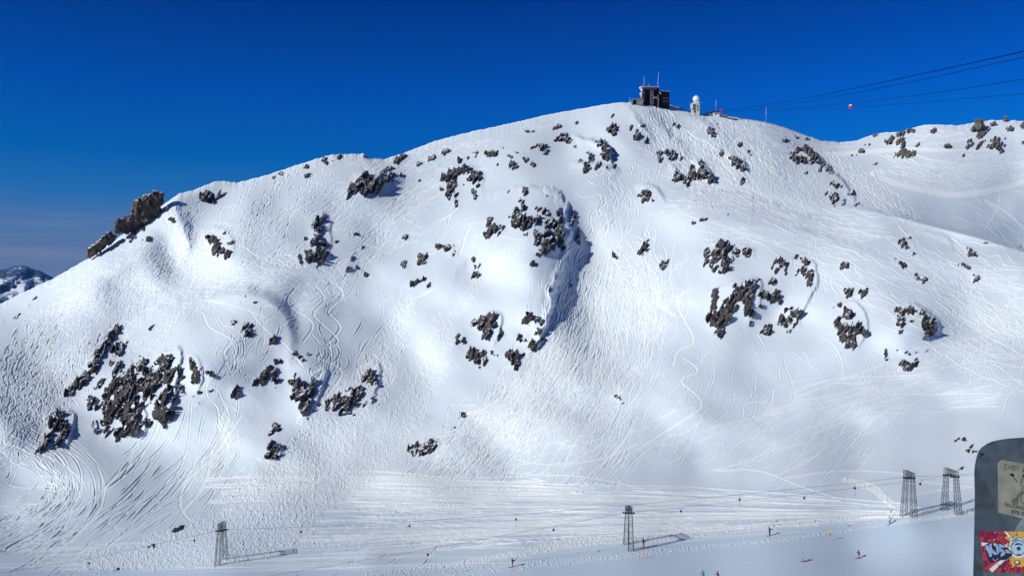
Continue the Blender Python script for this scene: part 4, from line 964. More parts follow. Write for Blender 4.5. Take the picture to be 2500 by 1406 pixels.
# side skirts
def skirt(col, sgn):
    out = []
    for k in range(1, 15):
        d = 3.0 * 1.55 ** k
        c = col.copy()
        c[:, 0] += sgn * d
        c[:, 2] -= 0.12 * d
        out.append(c)
    return out
left = skirt(V_[:, 0].copy(), -1)[::-1]; right = skirt(V_[:, -1].copy(), 1)
V_ = np.concatenate([np.stack(left, 1), V_, np.stack(right, 1)], 1)
nc = V_.shape[1]
idx = np.arange(nr * nc).reshape(nr, nc)
q_ = np.stack([idx[1:, :-1], idx[1:, 1:], idx[:-1, 1:], idx[:-1, :-1]], -1).reshape(-1, 4)
me = np_mesh("snow_slope", V_.reshape(-1, 3), q_)
me.polygons.foreach_set('use_smooth', np.ones(len(q_), bool))
at = me.attributes.new('trk', 'FLOAT', 'POINT')
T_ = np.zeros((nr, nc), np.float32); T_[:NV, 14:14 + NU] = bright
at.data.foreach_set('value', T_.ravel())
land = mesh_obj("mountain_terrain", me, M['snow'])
tag(land, kind='structure')
del V_, T_, q_, idx
# the valley floor far below, out to the horizon
g_ = MB()
g_.add([(-8500, -3000, -420), (8500, -3000, -420), (8500, 8500, -420), (-8500, 8500, -420)], [(0, 1, 2, 3)])
tag(g_.build('valley_floor', M['snow']), kind='structure')

# ------------------------------------------------------------------ rock meshes
def facets(x, y, cell, seed, slope=1.0):
    """chunky broken-rock relief: nearest jittered cell, each with its own height and tilt"""
    gx = np.floor(x / cell).astype(np.int64); gy = np.floor(y / cell).astype(np.int64)
    best = np.full(x.shape, 1e9); h = np.zeros(x.shape)
    for a in (-1, 0, 1):
        for b in (-1, 0, 1):
            ix, iy = gx + a, gy + b
            k = _perm[(_perm[(ix + seed * 13) & 511] + iy) & 511]
            r1 = (_perm[(k + 7) & 511] % 97) / 97.0; r2 = (_perm[(k + 91) & 511] % 89) / 89.0
            r3 = (_perm[(k + 33) & 511] % 83) / 83.0; r4 = (_perm[(k + 57) & 511] % 79) / 79.0; r5 = (_perm[(k + 201) & 511] % 73) / 73.0
            px = (ix + .1 + .8 * r1) * cell; py = (iy + .1 + .8 * r2) * cell
            dx, dy = x - px, y - py
            d = dx * dx + dy * dy
            m = d < best
            best = np.where(m, d, best)
            h = np.where(m, r3 * cell * .6 + slope * ((r4 - .5) * 1.8 * dx + (r5 - .35) * 1.8 * dy), h)
    return h
def rock_patch(name, label, els, mat, seed, rs=1.0, group='dark rock outcrops poking through the snow', height=1.0):
    e = np.array(els, float)
    mr_ = np.maximum(e[:, 2], e[:, 3]) * 1.5 + 4
    u0, u1 = (e[:, 0] - mr_).min(), (e[:, 0] + mr_).max(); v0, v1 = (e[:, 1] - mr_).min(), (e[:, 1] + mr_).max()
    us = np.arange(u0, u1, rs); vs = np.arange(v0, v1, rs)
    x, y = np.meshgrid(us, vs)
    # angular blocks: jittered cells stretched along the strata, each block in or out as a whole
    ks = float(np.clip(np.mean(np.minimum(e[:, 2], e[:, 3])) / 9.0, .62, 1.35))
    sA = x * .87 + y * .50 + 1.6 * fbm(x / 9, y / 9, 2, 51 + seed % 5); tA = x * .50 - y * .87 + 1.6 * fbm(x / 9, y / 9, 2, 61 + seed % 5)
    cs, ct = 6.6 * ks, 15.0 * ks
    def blocks(cs, ct, sd):
        gx = np.floor(sA / cs).astype(np.int64); gy = np.floor(tA / ct).astype(np.int64)
        best = np.full(x.shape, 1e9); C1 = np.zeros(x.shape); C2 = np.zeros(x.shape); hh = np.zeros(x.shape)
        for a in (-1, 0, 1):
            for b in (-1, 0, 1):
                ix, iy = gx + a, gy + b
                k = _perm[(_perm[(ix + sd * 13) & 511] + iy) & 511]
                r1 = (_perm[(k + 7) & 511] % 97) / 97.0; r2 = (_perm[(k + 91) & 511] % 89) / 89.0; r3 = (_perm[(k + 33) & 511] % 83) / 83.0
                r4 = (_perm[(k + 57) & 511] % 79) / 79.0; r5 = (_perm[(k + 201) & 511] % 73) / 73.0
                ps = (ix + r1) * cs; pt = (iy + r2) * ct
                d1, d2 = (sA - ps), (tA - pt)
                d = (d1 / cs) ** 2 + (d2 / ct) ** 2
                m = d < best
                best = np.where(m, d, best); C1 = np.where(m, ps, C1); C2 = np.where(m, pt, C2)
                hh = np.where(m, r3 * cs * .8 + (r4 - .5) * 1.7 * d1 + (r5 - .45) * .9 * d2, hh)
        return C1, C2, hh
    C1, C2, bh = blocks(cs, ct, seed % 31); _, _, bh2 = blocks(cs * .5, ct * .45, seed % 29 + 3)
    bx = (C1 * .87 + C2 * .50) / (.87 * .87 + .25); by = (C1 * .50 - C2 * .87) / (.87 * .87 + .25)
    wx = x * .38 + bx * .62; wy = y * .38 + by * .62
    val = np.full(x.shape, -3.0)
    n = 1.1 * fbm((wx * .50 - wy * .87) / 24, (wx * .87 + wy * .50) / 8.0, 3, seed % 37, .5) + .15 * perlin(x / 2.6, y / 2.4, 5)
    sz = np.zeros(x.shape)
    for (cx, cy, rx, ry, an, dn) in els:
        a = R(an); dx, dy = wx - cx, -(wy - cy)
        q = ((dx * math.cos(a) + dy * math.sin(a)) / rx / 1.12) ** 2 + ((-dx * math.sin(a) + dy * math.cos(a)) / ry / 1.12) ** 2
        small = min(rx, ry) < 5
        vv = 1.05 - q + n * (0.75 if small else (1.7 if min(rx, ry) > 11 else 1.2)) * (1.35 - .35 * dn) - (1 - dn) * 1.7 - .12
        vv = np.minimum(vv, 2.6 * (1.35 - np.sqrt(q)))
        m = vv > val
        val = np.where(m, vv, val); sz = np.where(m, min(rx, ry), sz)
    sn = perlin((wx * .50 - wy * .87) / 26 + 7, (wx * .87 + wy * .50) / 5.5, seed % 17 + 3) + .4 * perlin(x / 5, y / 4, 9)
    val = val - 1.5 * sstep(.16, .40, sn) * sstep(9, 15, sz)
    keep = (y > rid(x) + 2.0)
    val = np.where(keep, val, -1)
    hpx = np.where(val > 0, np.minimum(0.9 + sz * .13, 3.4) * np.clip(val * 7, 0, 1) ** .6 + 1.1 * (bh + .35 * bh2) * np.clip(val * 5, 0, 1) * np.clip(sz / 8, .4, 1), val * 6 - .6) * height
    P = samp(PS, x, y); Nn = samp(NN, x, y); px = samp(DD, x, y) / F
    # outcrops stand out of the slope and hang slightly forward
    view = -P / np.linalg.norm(P, axis=-1, keepdims=True)
    dirn = Nn * .8 + view * .35
    dirn /= np.linalg.norm(dirn, axis=-1, keepdims=True)
    P = P + dirn * (hpx * px)[..., None]
    H, W = x.shape
    ok = val > -.6
    f = ok[1:, :-1] & ok[1:, 1:] & ok[:-1, 1:] & ok[:-1, :-1] & ((val[1:, :-1] > 0) | (val[1:, 1:] > 0) | (val[:-1, 1:] > 0) | (val[:-1, :-1] > 0))
    ii = np.arange(H * W).reshape(H, W)
    q = np.stack([ii[1:, :-1], ii[1:, 1:], ii[:-1, 1:], ii[:-1, :-1]], -1)[f]
    if len(q) == 0: return None
    # connected blocks
    fm = f; lab = np.where(fm, np.arange(fm.size).reshape(fm.shape) + 1, 0)
    while True:
        pd = np.pad(np.where(lab > 0, lab, 10 ** 9), 1, constant_values=10 ** 9)
        nb = np.minimum.reduce([pd[i:i + lab.shape[0], j:j + lab.shape[1]] for i in range(3) for j in range(3)])
        nl = np.where(lab > 0, np.minimum(lab, nb), 0)
        nl2 = nl.copy()
        if (nl == lab).all(): break
        nzz = nl > 0; nl[nzz] = np.where(nl.ravel()[nl[nzz] - 1] > 0, np.minimum(nl[nzz], nl.ravel()[nl[nzz] - 1]), nl[nzz])
        lab = nl
    lq = lab[f]
    ids, cnt = np.unique(lq, return_counts=True)
    order = np.argsort(-cnt)[:60]
    ids = [ids[i] for i in order if cnt[i] >= 7] or [ids[order[0]]]
    Pf = P.reshape(-1, 3)
    if len(ids) == 1:
        used, inv = np.unique(q[lq == ids[0]], return_inverse=True)
        return tag(mesh_obj(name, np_mesh(name, Pf[used], inv.reshape(-1, 4)), mat), label, 'rock', group)
    u1_, i1_ = np.unique(q[lq == ids[0]], return_inverse=True)
    base = Pf[u1_[np.argmin(Pf[u1_, 2])]]
    root = empty(name, tuple(base), label, 'rock', group)
    for id_ in ids:
        used, inv = np.unique(q[lq == id_], return_inverse=True)
        mesh_obj('rock', np_mesh('rock', Pf[used] - base, inv.reshape(-1, 4)), mat, root)
    return root
PALE = ('pale', 'right-hand hill', 'grey slab', 'tall grey boulder', 'far hill', 'under the skyline', 'foreground hill')
for k, (lab, els) in enumerate(OUT):
    pale = any(p in lab for p in PALE) and els[0][1] < 620
    rock_patch('rock_outcrop', lab, els, M['bare_rock'] if els[0][1] > 1060 and els[0][0] > 2300 or els[0][1] > 1200 else (M['pale_rock'] if pale else M['rock']), k * 7 + 3)

# free-standing crags and boulders on the skyline: solid, with a front and a back
def crag(name, label, poly, D, thick, mat, seed, group=None, rs=1.0):
    poly = np.array(poly, float)
    us = np.arange(poly[:, 0].min() - 3, poly[:, 0].max() + 3, rs); vs = np.arange(poly[:, 1].min() - 3, poly[:, 1].max() + 3, rs)
    x, y = np.meshgrid(us, vs)
    wx = x + 2.0 * fbm(x / 6, y / 7, 2, seed); wy = y + 5.0 * fbm(x / 7, y / 12, 3, seed + 5)
    inside = np.zeros(x.shape, bool); dist = np.full(x.shape, 1e9)
    for k in range(len(poly)):
        ax, ay = poly[k]; bx, by = poly[(k + 1) % len(poly)]
        c = ((ay > wy) != (by > wy)) & (wx < (bx - ax) * (wy - ay) / (by - ay + 1e-9) + ax)
        inside ^= c
        dx, dy = bx - ax, by - ay
        t = np.clip(((wx - ax) * dx + (wy - ay) * dy) / (dx * dx + dy * dy), 0, 1)
        dist = np.minimum(dist, np.hypot(wx - ax - t * dx, wy - ay - t * dy))
    sd = np.where(inside, dist, -dist)
    x2, y2 = x * .9 - y * .44, x * .44 + y * .9
    rg = 1 - 2.2 * np.abs(perlin((wx + .4 * wy) / 7, (wy - .4 * wx) / 16, seed)); rg2 = 1 - 2.2 * np.abs(perlin(wx / 3.4, wy / 6.5, seed + 3))
    fh = 3.2 * rg + 1.8 * rg2 + 1.0 * facets(x2, y2 * .6, 11, seed, 1.3)
    h = thick * np.sqrt(np.clip(sd / 9.0, 0, 1)) + fh * np.clip(sd / 2.5, 0, 1) * .75
    Dm = D(x, y) if callable(D) else np.full(x.shape, float(D))
    Pf = Wn(x, y, Dm - h * Dm / F); Pb = Wn(x, y, Dm + (h * 1.0 + 0.02) * Dm / F)
    H, W = x.shape; ok = sd > -1.0
    f = ok[1:, :-1] & ok[1:, 1:] & ok[:-1, 1:] & ok[:-1, :-1]
    ii = np.arange(H * W).reshape(H, W)
    q = np.stack([ii[1:, :-1], ii[1:, 1:], ii[:-1, 1:], ii[:-1, :-1]], -1)[f]
    qb = q[:, ::-1] + H * W
    qq = np.concatenate([q, qb]); PP = np.concatenate([Pf.reshape(-1, 3), Pb.reshape(-1, 3)])
    used, inv = np.unique(qq, return_inverse=True)
    me = np_mesh(name, PP[used], inv.reshape(-1, 4))
    return tag(mesh_obj(name, me, mat), label, 'rock', group)
_rd = np.array([float(samp(DD, u, rid(u) + 6)) for u in ug])
def ridgeD(off): return lambda x, y: np.interp(x, ug, _rd) - off
crag('rock_crag', "tall jagged brown crag standing up from the left skyline",
     [(313, 572), (290, 571), (277, 566), (281, 545), (286, 531), (296, 537), (304, 524), (310, 533), (318, 520), (322, 512), (325, 488), (341, 483), (352, 475), (366, 473), (374, 465), (388, 467), (403, 471), (399, 485), (401, 496),
      (391, 506), (402, 525), (396, 535), (378, 541), (356, 555), (345, 550), (334, 561)], ridgeD(5), 9, M['crag'], 5)
crag('rock_crag', "lower jagged crag at the left end of the skyline rocks",
     [(212, 632), (212, 606), (226, 596), (239, 588), (247, 578), (256, 573), (265, 563), (272, 568), (281, 571), (286, 577), (276, 592), (268, 600), (262, 597), (248, 614), (226, 627)], ridgeD(3), 7, M['crag'], 11)
crag('boulder', "tall pale grey boulder with an overhanging block on the right skyline",
     [(2368, 319), (2372, 312), (2379, 306), (2380, 292), (2392, 292), (2404, 291), (2404, 298), (2400, 302), (2405, 306), (2400, 314), (2388, 321), (2376, 322)], lambda x, y: samp(DD, x, np.full(x.shape, 322.0)) + (322 - y) * .25 - 1, 7, M['pale_rock'], 21)
crag('boulder', "low pale rock just right of the tall grey boulder", [(2416, 306), (2420, 299), (2430, 297), (2433, 302), (2427, 307)], lambda x, y: samp(DD, x, np.full(x.shape, 308.0)) + (308 - y) * .25 - 1, 4, M['pale_rock'], 23, rs=.7)
crag('boulder', "small square boulder perched on the right skyline", [(2448, 294), (2449, 287), (2456, 286), (2460, 289), (2458, 295), (2452, 296)], lambda x, y: samp(DD, x, np.full(x.shape, 298.0)) + (298 - y) * .2, 3.5, M['pale_rock'], 25, rs=.6)

# distant mountain beyond the left flank
def far_mountain():
    D0 = 6000.0
    xs = np.linspace(-170, 240, 300); ys = np.linspace(0, 1, 150)
    x, t = np.meshgrid(xs, ys)
    top = np.interp(x, [-170, -60, 0, 20, 30, 60, 80, 105, 130, 170, 240], [672, 652, 659, 655, 649, 650, 655, 664, 679, 705, 760])
    top = top + perlin(x / 22, x * 0, 9) * 3 + perlin(x / 7, x * 0, 13) * 1.2
    v = top + t * (800 - top)
    shade_mask = np.interp(v - top * .25 - 650 * .75, [0, 22, 34, 120], [1, .95, .25, .15]) + .9 * fbm(x / 26, v / 9, 4, 23)
    D = D0 - 2600 * t ** 1.1 + 320 * fbm(x / 60, v / 34, 4, 17, .45) * sstep(0, .12, t)
    D += 300 * (1 - np.abs(perlin((x + v) / 34, v / 28, 19))) * sstep(.1, .4, t)
    P = Wn(x, v, D)
    bk = P[:1].copy(); bk[..., 1] += 900; bk[..., 2] -= 700
    P = np.concatenate([bk, P])
    H, W = P.shape[:2]; ii = np.arange(H * W).reshape(H, W)
    q = np.stack([ii[1:, :-1], ii[1:, 1:], ii[:-1, 1:], ii[:-1, :-1]], -1).reshape(-1, 4)
    m, tt, b = new_mat("far_mountain_snow_and_painted_shade")
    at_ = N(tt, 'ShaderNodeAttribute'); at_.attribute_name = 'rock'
    mx = N(tt, 'ShaderNodeMix', data_type='RGBA'); mx.inputs[6].default_value = (.62, .68, .76, 1); mx.inputs[7].default_value = (.03, .065, .11, 1)  # dark blue: the peak's shade and bluish air painted into its rock colour
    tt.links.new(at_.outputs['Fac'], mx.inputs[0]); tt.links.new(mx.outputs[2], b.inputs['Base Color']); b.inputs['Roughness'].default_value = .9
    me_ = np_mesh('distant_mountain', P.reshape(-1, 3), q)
    ra = me_.attributes.new('rock', 'FLOAT', 'POINT')  # attribute weights the painted shade on the upper band
    shade_mask = np.concatenate([shade_mask[:1], shade_mask]); ra.data.foreach_set('value', sstep(.35, .75, shade_mask).astype(np.float32).ravel())
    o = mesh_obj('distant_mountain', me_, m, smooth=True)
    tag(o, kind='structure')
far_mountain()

hz = MB(); hz.box((0, 3000, -30), (19000, 13000, 782))
hm = bpy.data.materials.new("air"); hm.use_nodes = True
ht = hm.node_tree; ht.nodes.clear()
pv = N(ht, 'ShaderNodeVolumePrincipled'); pv.inputs['Density'].default_value = 4e-5; pv.inputs['Color'].default_value = (.08, .30, .9, 1); pv.inputs['Anisotropy'].default_value = 0.0
ho = N(ht, 'ShaderNodeOutputMaterial'); ht.links.new(pv.outputs[0], ho.inputs['Volume'])
tag(hz.build('haze', hm), kind='stuff')
# ------------------------------------------------------------------ drag-lift pylons
def lattice_leg(a, b, wa, wb, r=0.043):
    m = MB(); a = Vector(a); b = Vector(b)
    ax = (b - a); n = max(6, int(ax.length / 0.95))
    X = Vector((1, 0, 0)); Y = Vector((0, 1, 0))
    def corner(t, sx, sy):
        wd = (wa + (wb - wa) * t) / 2
        return a + ax * t + X * sx * wd + Y * sy * wd
    cs = [(-1, -1), (1, -1), (1, 1), (-1, 1)]
    for sx, sy in cs:
        m.bar(corner(0, sx, sy), corner(1, sx, sy), r)
    for i in range(n):
        t0, t1 = i / n, (i + 1) / n
        for k in range(4):
            p, q = cs[k], cs[(k + 1) % 4]
            m.bar(corner(t0, *p), corner(t1, *q), r * .5); m.bar(corner(t0, *q), corner(t1, *p), r * .5)
            if i % 2: m.bar(corner(t0, *p), corner(t0, *q), r * .5)
    return m
PYL = []
def pylon(label, bl, br, tl, tr, extra_peak=0.0, sheaves=(True, True)):
    Pl, Pr = ground(*bl, dy=-.15), ground(*br, dy=-.15)
    Dl, Dr = gD(*bl), gD(*br)
    Tl, Tr = Wd(tl[0], tl[1], Dl), Wd(tr[0], tr[1], Dr)
    base = (Pl + Pr) / 2
    root = empty('lift_pylon', base, label, 'pylon', 'lattice pylons of the drag lift')
    o = Matrix.Translation(-base)
    def put(m, name, mat):
        m.v = [tuple(o @ Vector(p)) for p in m.v]
        return m.build(name, mat, root)
    put(lattice_leg(Pl, Tl, .98, .60), 'leg', M['steel'])
    put(lattice_leg(Pr, Tr, .98, .60), 'leg', M['steel'])
    m = MB()
    top = Vector((0, 0, 1.25))
    d = (Tr - Tl); s = d.normalized().cross(Vector((0, 0, 1))).normalized() * .3
    e0, e1 = Tl - d.normalized() * .35, Tr + d.normalized() * .35
    n = 5
    lo = [e0.lerp(e1, i / n) for i in range(n + 1)]
    hi = [p + top + Vector((0, 0, extra_peak * (i / n))) for i, p in enumerate(lo)]
    for sg in (-1, 1):
        for ch in (lo, hi):
            m.bar(ch[0] + s * sg, ch[-1] + s * sg, .045)
        for i in range(n):
            m.bar(lo[i] + s * sg, hi[i + 1] + s * sg, .026); m.bar(hi[i] + s * sg, lo[i + 1] + s * sg, .026)
            m.bar(lo[i] + s * sg, hi[i] + s * sg, .04)
        m.bar(lo[-1] + s * sg, hi[-1] + s * sg, .04)
    for i in range(n + 1):
        m.bar(lo[i] - s, lo[i] + s, .04); m.bar(hi[i] - s, hi[i] + s, .04)
    put(m, 'crossbeam', M['steel'])
    for k, p in enumerate((Tl, Tr)):
        if not sheaves[k]: continue
        m = MB()
        c = p + Vector((0, 0, -.12)) + (d.normalized() * (.5 if k == 0 else -.5))
        m.box(c, (1.7, .16, .16))
        for q in (-.7, -.25, .25, .7):
            m.bar(c + Vector((q, -.1, .12)), c + Vector((q, .1, .12)), .14, 10)
        put(m, 'sheave_train', M['dark'])
    PYL.append((Tl, Tr))
    return root
pylon("leftmost lattice lift pylon with a long thin shadow on the snow", (531, 1380), (550.5, 1364), (535.5, 1295), (547, 1291), .35)
pylon("middle lattice lift pylon with its two legs nearly overlapping", (1529, 1328), (1540.5, 1344), (1531, 1250), (1539, 1251), -.2)
pylon("right-hand lattice lift pylon standing left of the rightmost one", (2206, 1257), (2231, 1259.5), (2212, 1164), (2227.5, 1167), -.35)
pylon("rightmost lattice lift pylon beside the camouflaged post", (2305, 1245), (2340, 1256), (2310.5, 1158), (2334, 1163), -.35)

# ------------------------------------------------------------------ cables
def cable(name, label, pts, r, group, sag=0.0):
    """pts: (u, v, D)"""
    P = [Wd(*p) for p in pts]
    m = MB()
    line = []
    for a, b in zip(P[:-1], P[1:]):
        for k in range(12):
            t = k / 12
            p = a.lerp(b, t); p.z -= sag * 4 * t * (1 - t)
            line.append(p)
    line.append(P[-1])
    m.tube(line, r, 5)
    return tag(m.build(name, M['cable']), label, 'cable', group)
D1, D2, D3, D4 = gD(540, 1372), gD(1533, 1330), gD(2218, 1258), gD(2322, 1250)
cable('haul_cable', "upper drag lift cable running behind the pylons", [(-60, 1408, 183), (215, 1364, 180), (475, 1307, D1 + 1), (545, 1292, D1), (735, 1286, D1), (1000, 1272, D1 - 2), (1260, 1255.5, D2 + 6), (1533, 1233, D2 + 3),
      (1810, 1206, D2 + 2), (2090, 1178, D3 + 1), (2215, 1163, D3), (2330, 1160, D4), (2450, 1161, D4), (2900, 1165, D4)], .021, 'drag lift cables')
cable('haul_cable', "lower drag lift cable crossing in front of the middle pylon", [(560, 1422, 150), (725, 1394, 152), (1045, 1340, 154), (1355, 1283, 156), (1536, 1250, D2 - 1), (1665, 1238, D2 - 1), (1967, 1205, D3 - 2),
      (2247, 1171.5, D3), (2322, 1160, D4 - 1), (2480, 1145, D4 - 3), (2900, 1110, D4 - 8)], .021, 'drag lift cables')
def skycable(label, vs, D0, D1_, r):
    pts = []
    for u in np.linspace(1655, 2760, 14):
        v = np.interp(u, [p[0] for p in vs], [p[1] for p in vs])
        t = (u - 1655) / (2760 - 1655)
        pts.append((u, v, 1 / ((1 - t) / D0 + t / D1_)))
    return cable('ropeway_cable', label, pts, r, 'aerial ropeway cables against the sky')
skycable("highest and thickest ropeway cable crossing the sky at the right", [(1655, 284), (1830, 262), (1950, 244), (2050, 223.5), (2275, 176), (2500, 126), (2760, 66)], 740, 18.5, .013)
skycable("thin ropeway cable just beneath the thickest one", [(1655, 288), (1830, 268), (1950, 252), (2050, 235), (2275, 190), (2500, 140), (2760, 78)], 740, 17, .008)
skycable("third ropeway cable from the top, above the red ball", [(1655, 272), (1870, 268), (1950, 264), (2050, 256), (2275, 229), (2500, 194), (2760, 152)], 740, 22, .009)
skycable("lowest and faintest ropeway cable behind the red ball", [(1655, 267), (1870, 271), (1950, 270), (2050, 265), (2275, 249), (2500, 229), (2760, 204)], 740, 22, .006)
b_ = Wd(2077, 261, 330)
root = empty('marker_ball', b_, "small red marker ball with a white top hanging from a sky cable", 'marker ball')
m = MB(); m.ball((0, 0, 0), .78, 16, 10); m.build('ball', M['red'], root, True)
m = MB(); m.ball((0, 0, .38), .70, 16, 8, (1, 1, .62)); m.build('white_cap', M['white'], root, True)
m = MB(); m.bar((0, 0, .7), (0, 0, 1.4), .04); m.build('hanger', M['cable'], root)

# ------------------------------------------------------------------ T-bars on the lift
def tbar(label, u, v, D, swing=False):
    p = Wd(u, v, D)
    r = empty('tow_bar', p, label, 'tow bar', 'tow bars hanging on the drag lift')
    m = MB()
    if not swing:
        m.bar((0, 0, 0), (0, 0, -.75), .018); m.build('rope', M['cable'], r)
        m = MB(); m.box((-.03, 0, -.92), (.26, .16, .36)); m.bar((-.03, -.1, -.92), (-.03, .1, -.92), .2, 12); m.build('spring_box', M['dark'], r)
        m = MB(); m.bar((0, 0, -1.1), (0, 0, -2.15), .025); m.bar((-.2, 0, -2.15), (.2, 0, -2.15), .035); m.build('bar', M['pink'] if u < 1500 and u > 600 else M['steel'], r)
    else:
        m.bar((0, 0, 0), (-.35, 0, -.55), .03); m.build('arm', M['cable'], r)
        m = MB(); m.box((-.42, 0, -.72), (.24, .15, .34)); m.bar((-.42, -.1, -.72), (-.42, .1, -.72), .19, 12); m.build('spring_box', M['dark'], r)
        m = MB(); m.bar((-.42, 0, -.86), (-.42, 0, -1.0), .025); m.bar((-.6, 0, -1.0), (-.2, 0, -1.0), .025); m.build('bar', M['steel'], r)
tbar("hanging tow bar farthest left on the lift line", 218, 1363, 180)
tbar("hanging tow bar just left of the leftmost pylon", 475, 1307, D1 + 1)
tbar("hanging tow bar right of the leftmost pylon's shadow", 735, 1286, D1)
tbar("hanging tow bar on the upper cable, midway between leftmost and middle pylons", 1000, 1272, D1 - 2)
tbar("hanging tow bar on the upper cable, left of the middle pylon", 1260, 1255.5, D2 + 6)
tbar("hanging tow bar on the upper cable, right of the middle pylon", 1806, 1206.5, D2 + 2)
tbar("hanging tow bar left of the two right-hand pylons", 2087, 1178.5, D3 + 1)
tbar("hanging tow bar on the lower cable, cut short by the picture's bottom edge", 725, 1394, 152)
tbar("hanging tow bar on the lower cable, above the left towed skier", 1045, 1340, 154)
tbar("folded tow bar swinging left of the middle pylon", 1357, 1282.5, 156, True)
tbar("folded tow bar swinging just right of the middle pylon", 1668, 1237.5, D2 - 1, True)
tbar("folded tow bar swinging midway between middle and right-hand pylons", 1969, 1204.8, D3 - 2, True)
tbar("folded tow bar swinging between the two right-hand pylons", 2252, 1171, D3, True)

# ------------------------------------------------------------------ people
def person_mat(name, col, rough=.7): return paint(name, col, rough, 0, .12, 8)
SKIN = person_mat("skin", (.45, .27, .19)); DARKC = person_mat("black_cloth", (.012, .012, .016)); BOOT = person_mat("ski_boot", (.03, .03, .035), .4)
def body_mesh(pose, jacket, trousers, hat):
    K = {}; E = []
    def v(n, co, r): K[n] = (co, r)
    lean = {'tow': -.05, 'ski': .10, 'stand': 0.0}[pose]
    kb = {'tow': .06, 'ski': .16, 'stand': .02}[pose]
    hip = {'tow': .90, 'ski': .80, 'stand': .92}[pose]
    v('pel', (0, 0, hip), .15); v('belly', (lean * .4, 0, hip + .18), .145); v('chest', (lean, 0, hip + .40), .175)
    v('neck', (lean * 1.2, 0, hip + .56), .065); v('head', (lean * 1.3 + .015, 0, hip + .70), .112); v('crown', (lean * 1.3, 0, hip + .80), .085)
    E += [('pel', 'belly'), ('belly', 'chest'), ('chest', 'neck'), ('neck', 'head'), ('head', 'crown')]
    for s, t in ((1, 'l'), (-1, 'r')):
        v('sh' + t, (lean, .20 * s, hip + .47), .085)
        if pose == 'tow':
            v('el' + t, (.16, .27 * s, hip + .27), .06); v('wr' + t, (.40, .13 * s, hip + .32), .046); v('ha' + t, (.49, .08 * s, hip + .35), .044)
        elif pose == 'ski':
            v('el' + t, (.12, .32 * s, hip + .22), .06); v('wr' + t, (.34, .34 * s, hip + .14), .046); v('ha' + t, (.42, .34 * s, hip + .13), .044)
        else:
            v('el' + t, (.02, .27 * s, hip + .2), .06); v('wr' + t, (.12, .27 * s, hip - .02), .046); v('ha' + t, (.16, .26 * s, hip - .1), .044)
        v('hp' + t, (0, .10 * s, hip - .06), .115); v('kn' + t, (kb, .12 * s, .49), .082); v('an' + t, (0, .12 * s, .13), .065); v('to' + t, (.17, .12 * s, .075), .06)
        E += [('chest', 'sh' + t), ('sh' + t, 'el' + t), ('el' + t, 'wr' + t), ('wr' + t, 'ha' + t), ('pel', 'hp' + t), ('hp' + t, 'kn' + t), ('kn' + t, 'an' + t), ('an' + t, 'to' + t)]
    names = list(K)
    me = bpy.data.meshes.new('skeleton')
    me.from_pydata([K[n][0] for n in names], [(names.index(a), names.index(b)) for a, b in E], [])
    o = bpy.data.objects.new('skeleton', me); C.objects.link(o)
    md = o.modifiers.new('skin', 'SKIN')
    sv = me.skin_vertices[0].data
    for i, n in enumerate(names):
        sv[i].radius = (K[n][1], K[n][1]); sv[i].use_root = (n == 'pel')
    md.use_smooth_shade = True
    sb = o.modifiers.new('sub', 'SUBSURF'); sb.levels = 1; sb.render_levels = 1
    dg = bpy.context.evaluated_depsgraph_get()
    res = bpy.data.meshes.new_from_object(o.evaluated_get(dg))
    bpy.data.objects.remove(o); bpy.data.meshes.remove(me)
    res.materials.clear()
    for m_ in (jacket, trousers, hat, BOOT, DARKC, SKIN): res.materials.append(m_)
    for p in res.polygons:
        c = p.center
        if c.z < .2: i = 3
        elif c.z < hip - .02 and abs(c.y) < .21: i = 1
        elif c.z > hip + .70: i = 2
        elif c.z > hip + .57: i = 5 if c.x > lean * 1.3 + .03 else 2
        elif abs(c.x - K['hal'][0][0]) < .07 and abs(abs(c.y) - abs(K['hal'][0][1])) < .07 and abs(c.z - K['hal'][0][2]) < .09: i = 4
        else: i = 0
        p.material_index = i
    res.name = 'body'
    return res
def skis(root, col, n=2, L_=1.65):
    mt = paint("ski_topsheet", col, .4)
    for s in (1, -1):
        m = MB(); y = .12 * s; hw = .045; t0, t1 = .012, .034
        xs = [-.72, -.68, .75, .87, .95]; zs = [.02, 0, 0, .03, .1]; ws = [hw, hw, hw, hw * .9, hw * .3]
        vs = []
        for x, z, w_ in zip(xs, zs, ws):
            vs += [(x, y - w_, z + t0), (x, y + w_, z + t0), (x, y + w_, z + t1), (x, y - w_, z + t1)]
        fs = [(0, 1, 2, 3), (16, 19, 18, 17)]
        for k in range(4):
            for j in range(4):
                fs.append((4 * k + j, 4 * k + (j + 1) % 4, 4 * k + 4 + (j + 1) % 4, 4 * k + 4 + j))
        m.add(vs, fs); m.build('ski', mt, root)
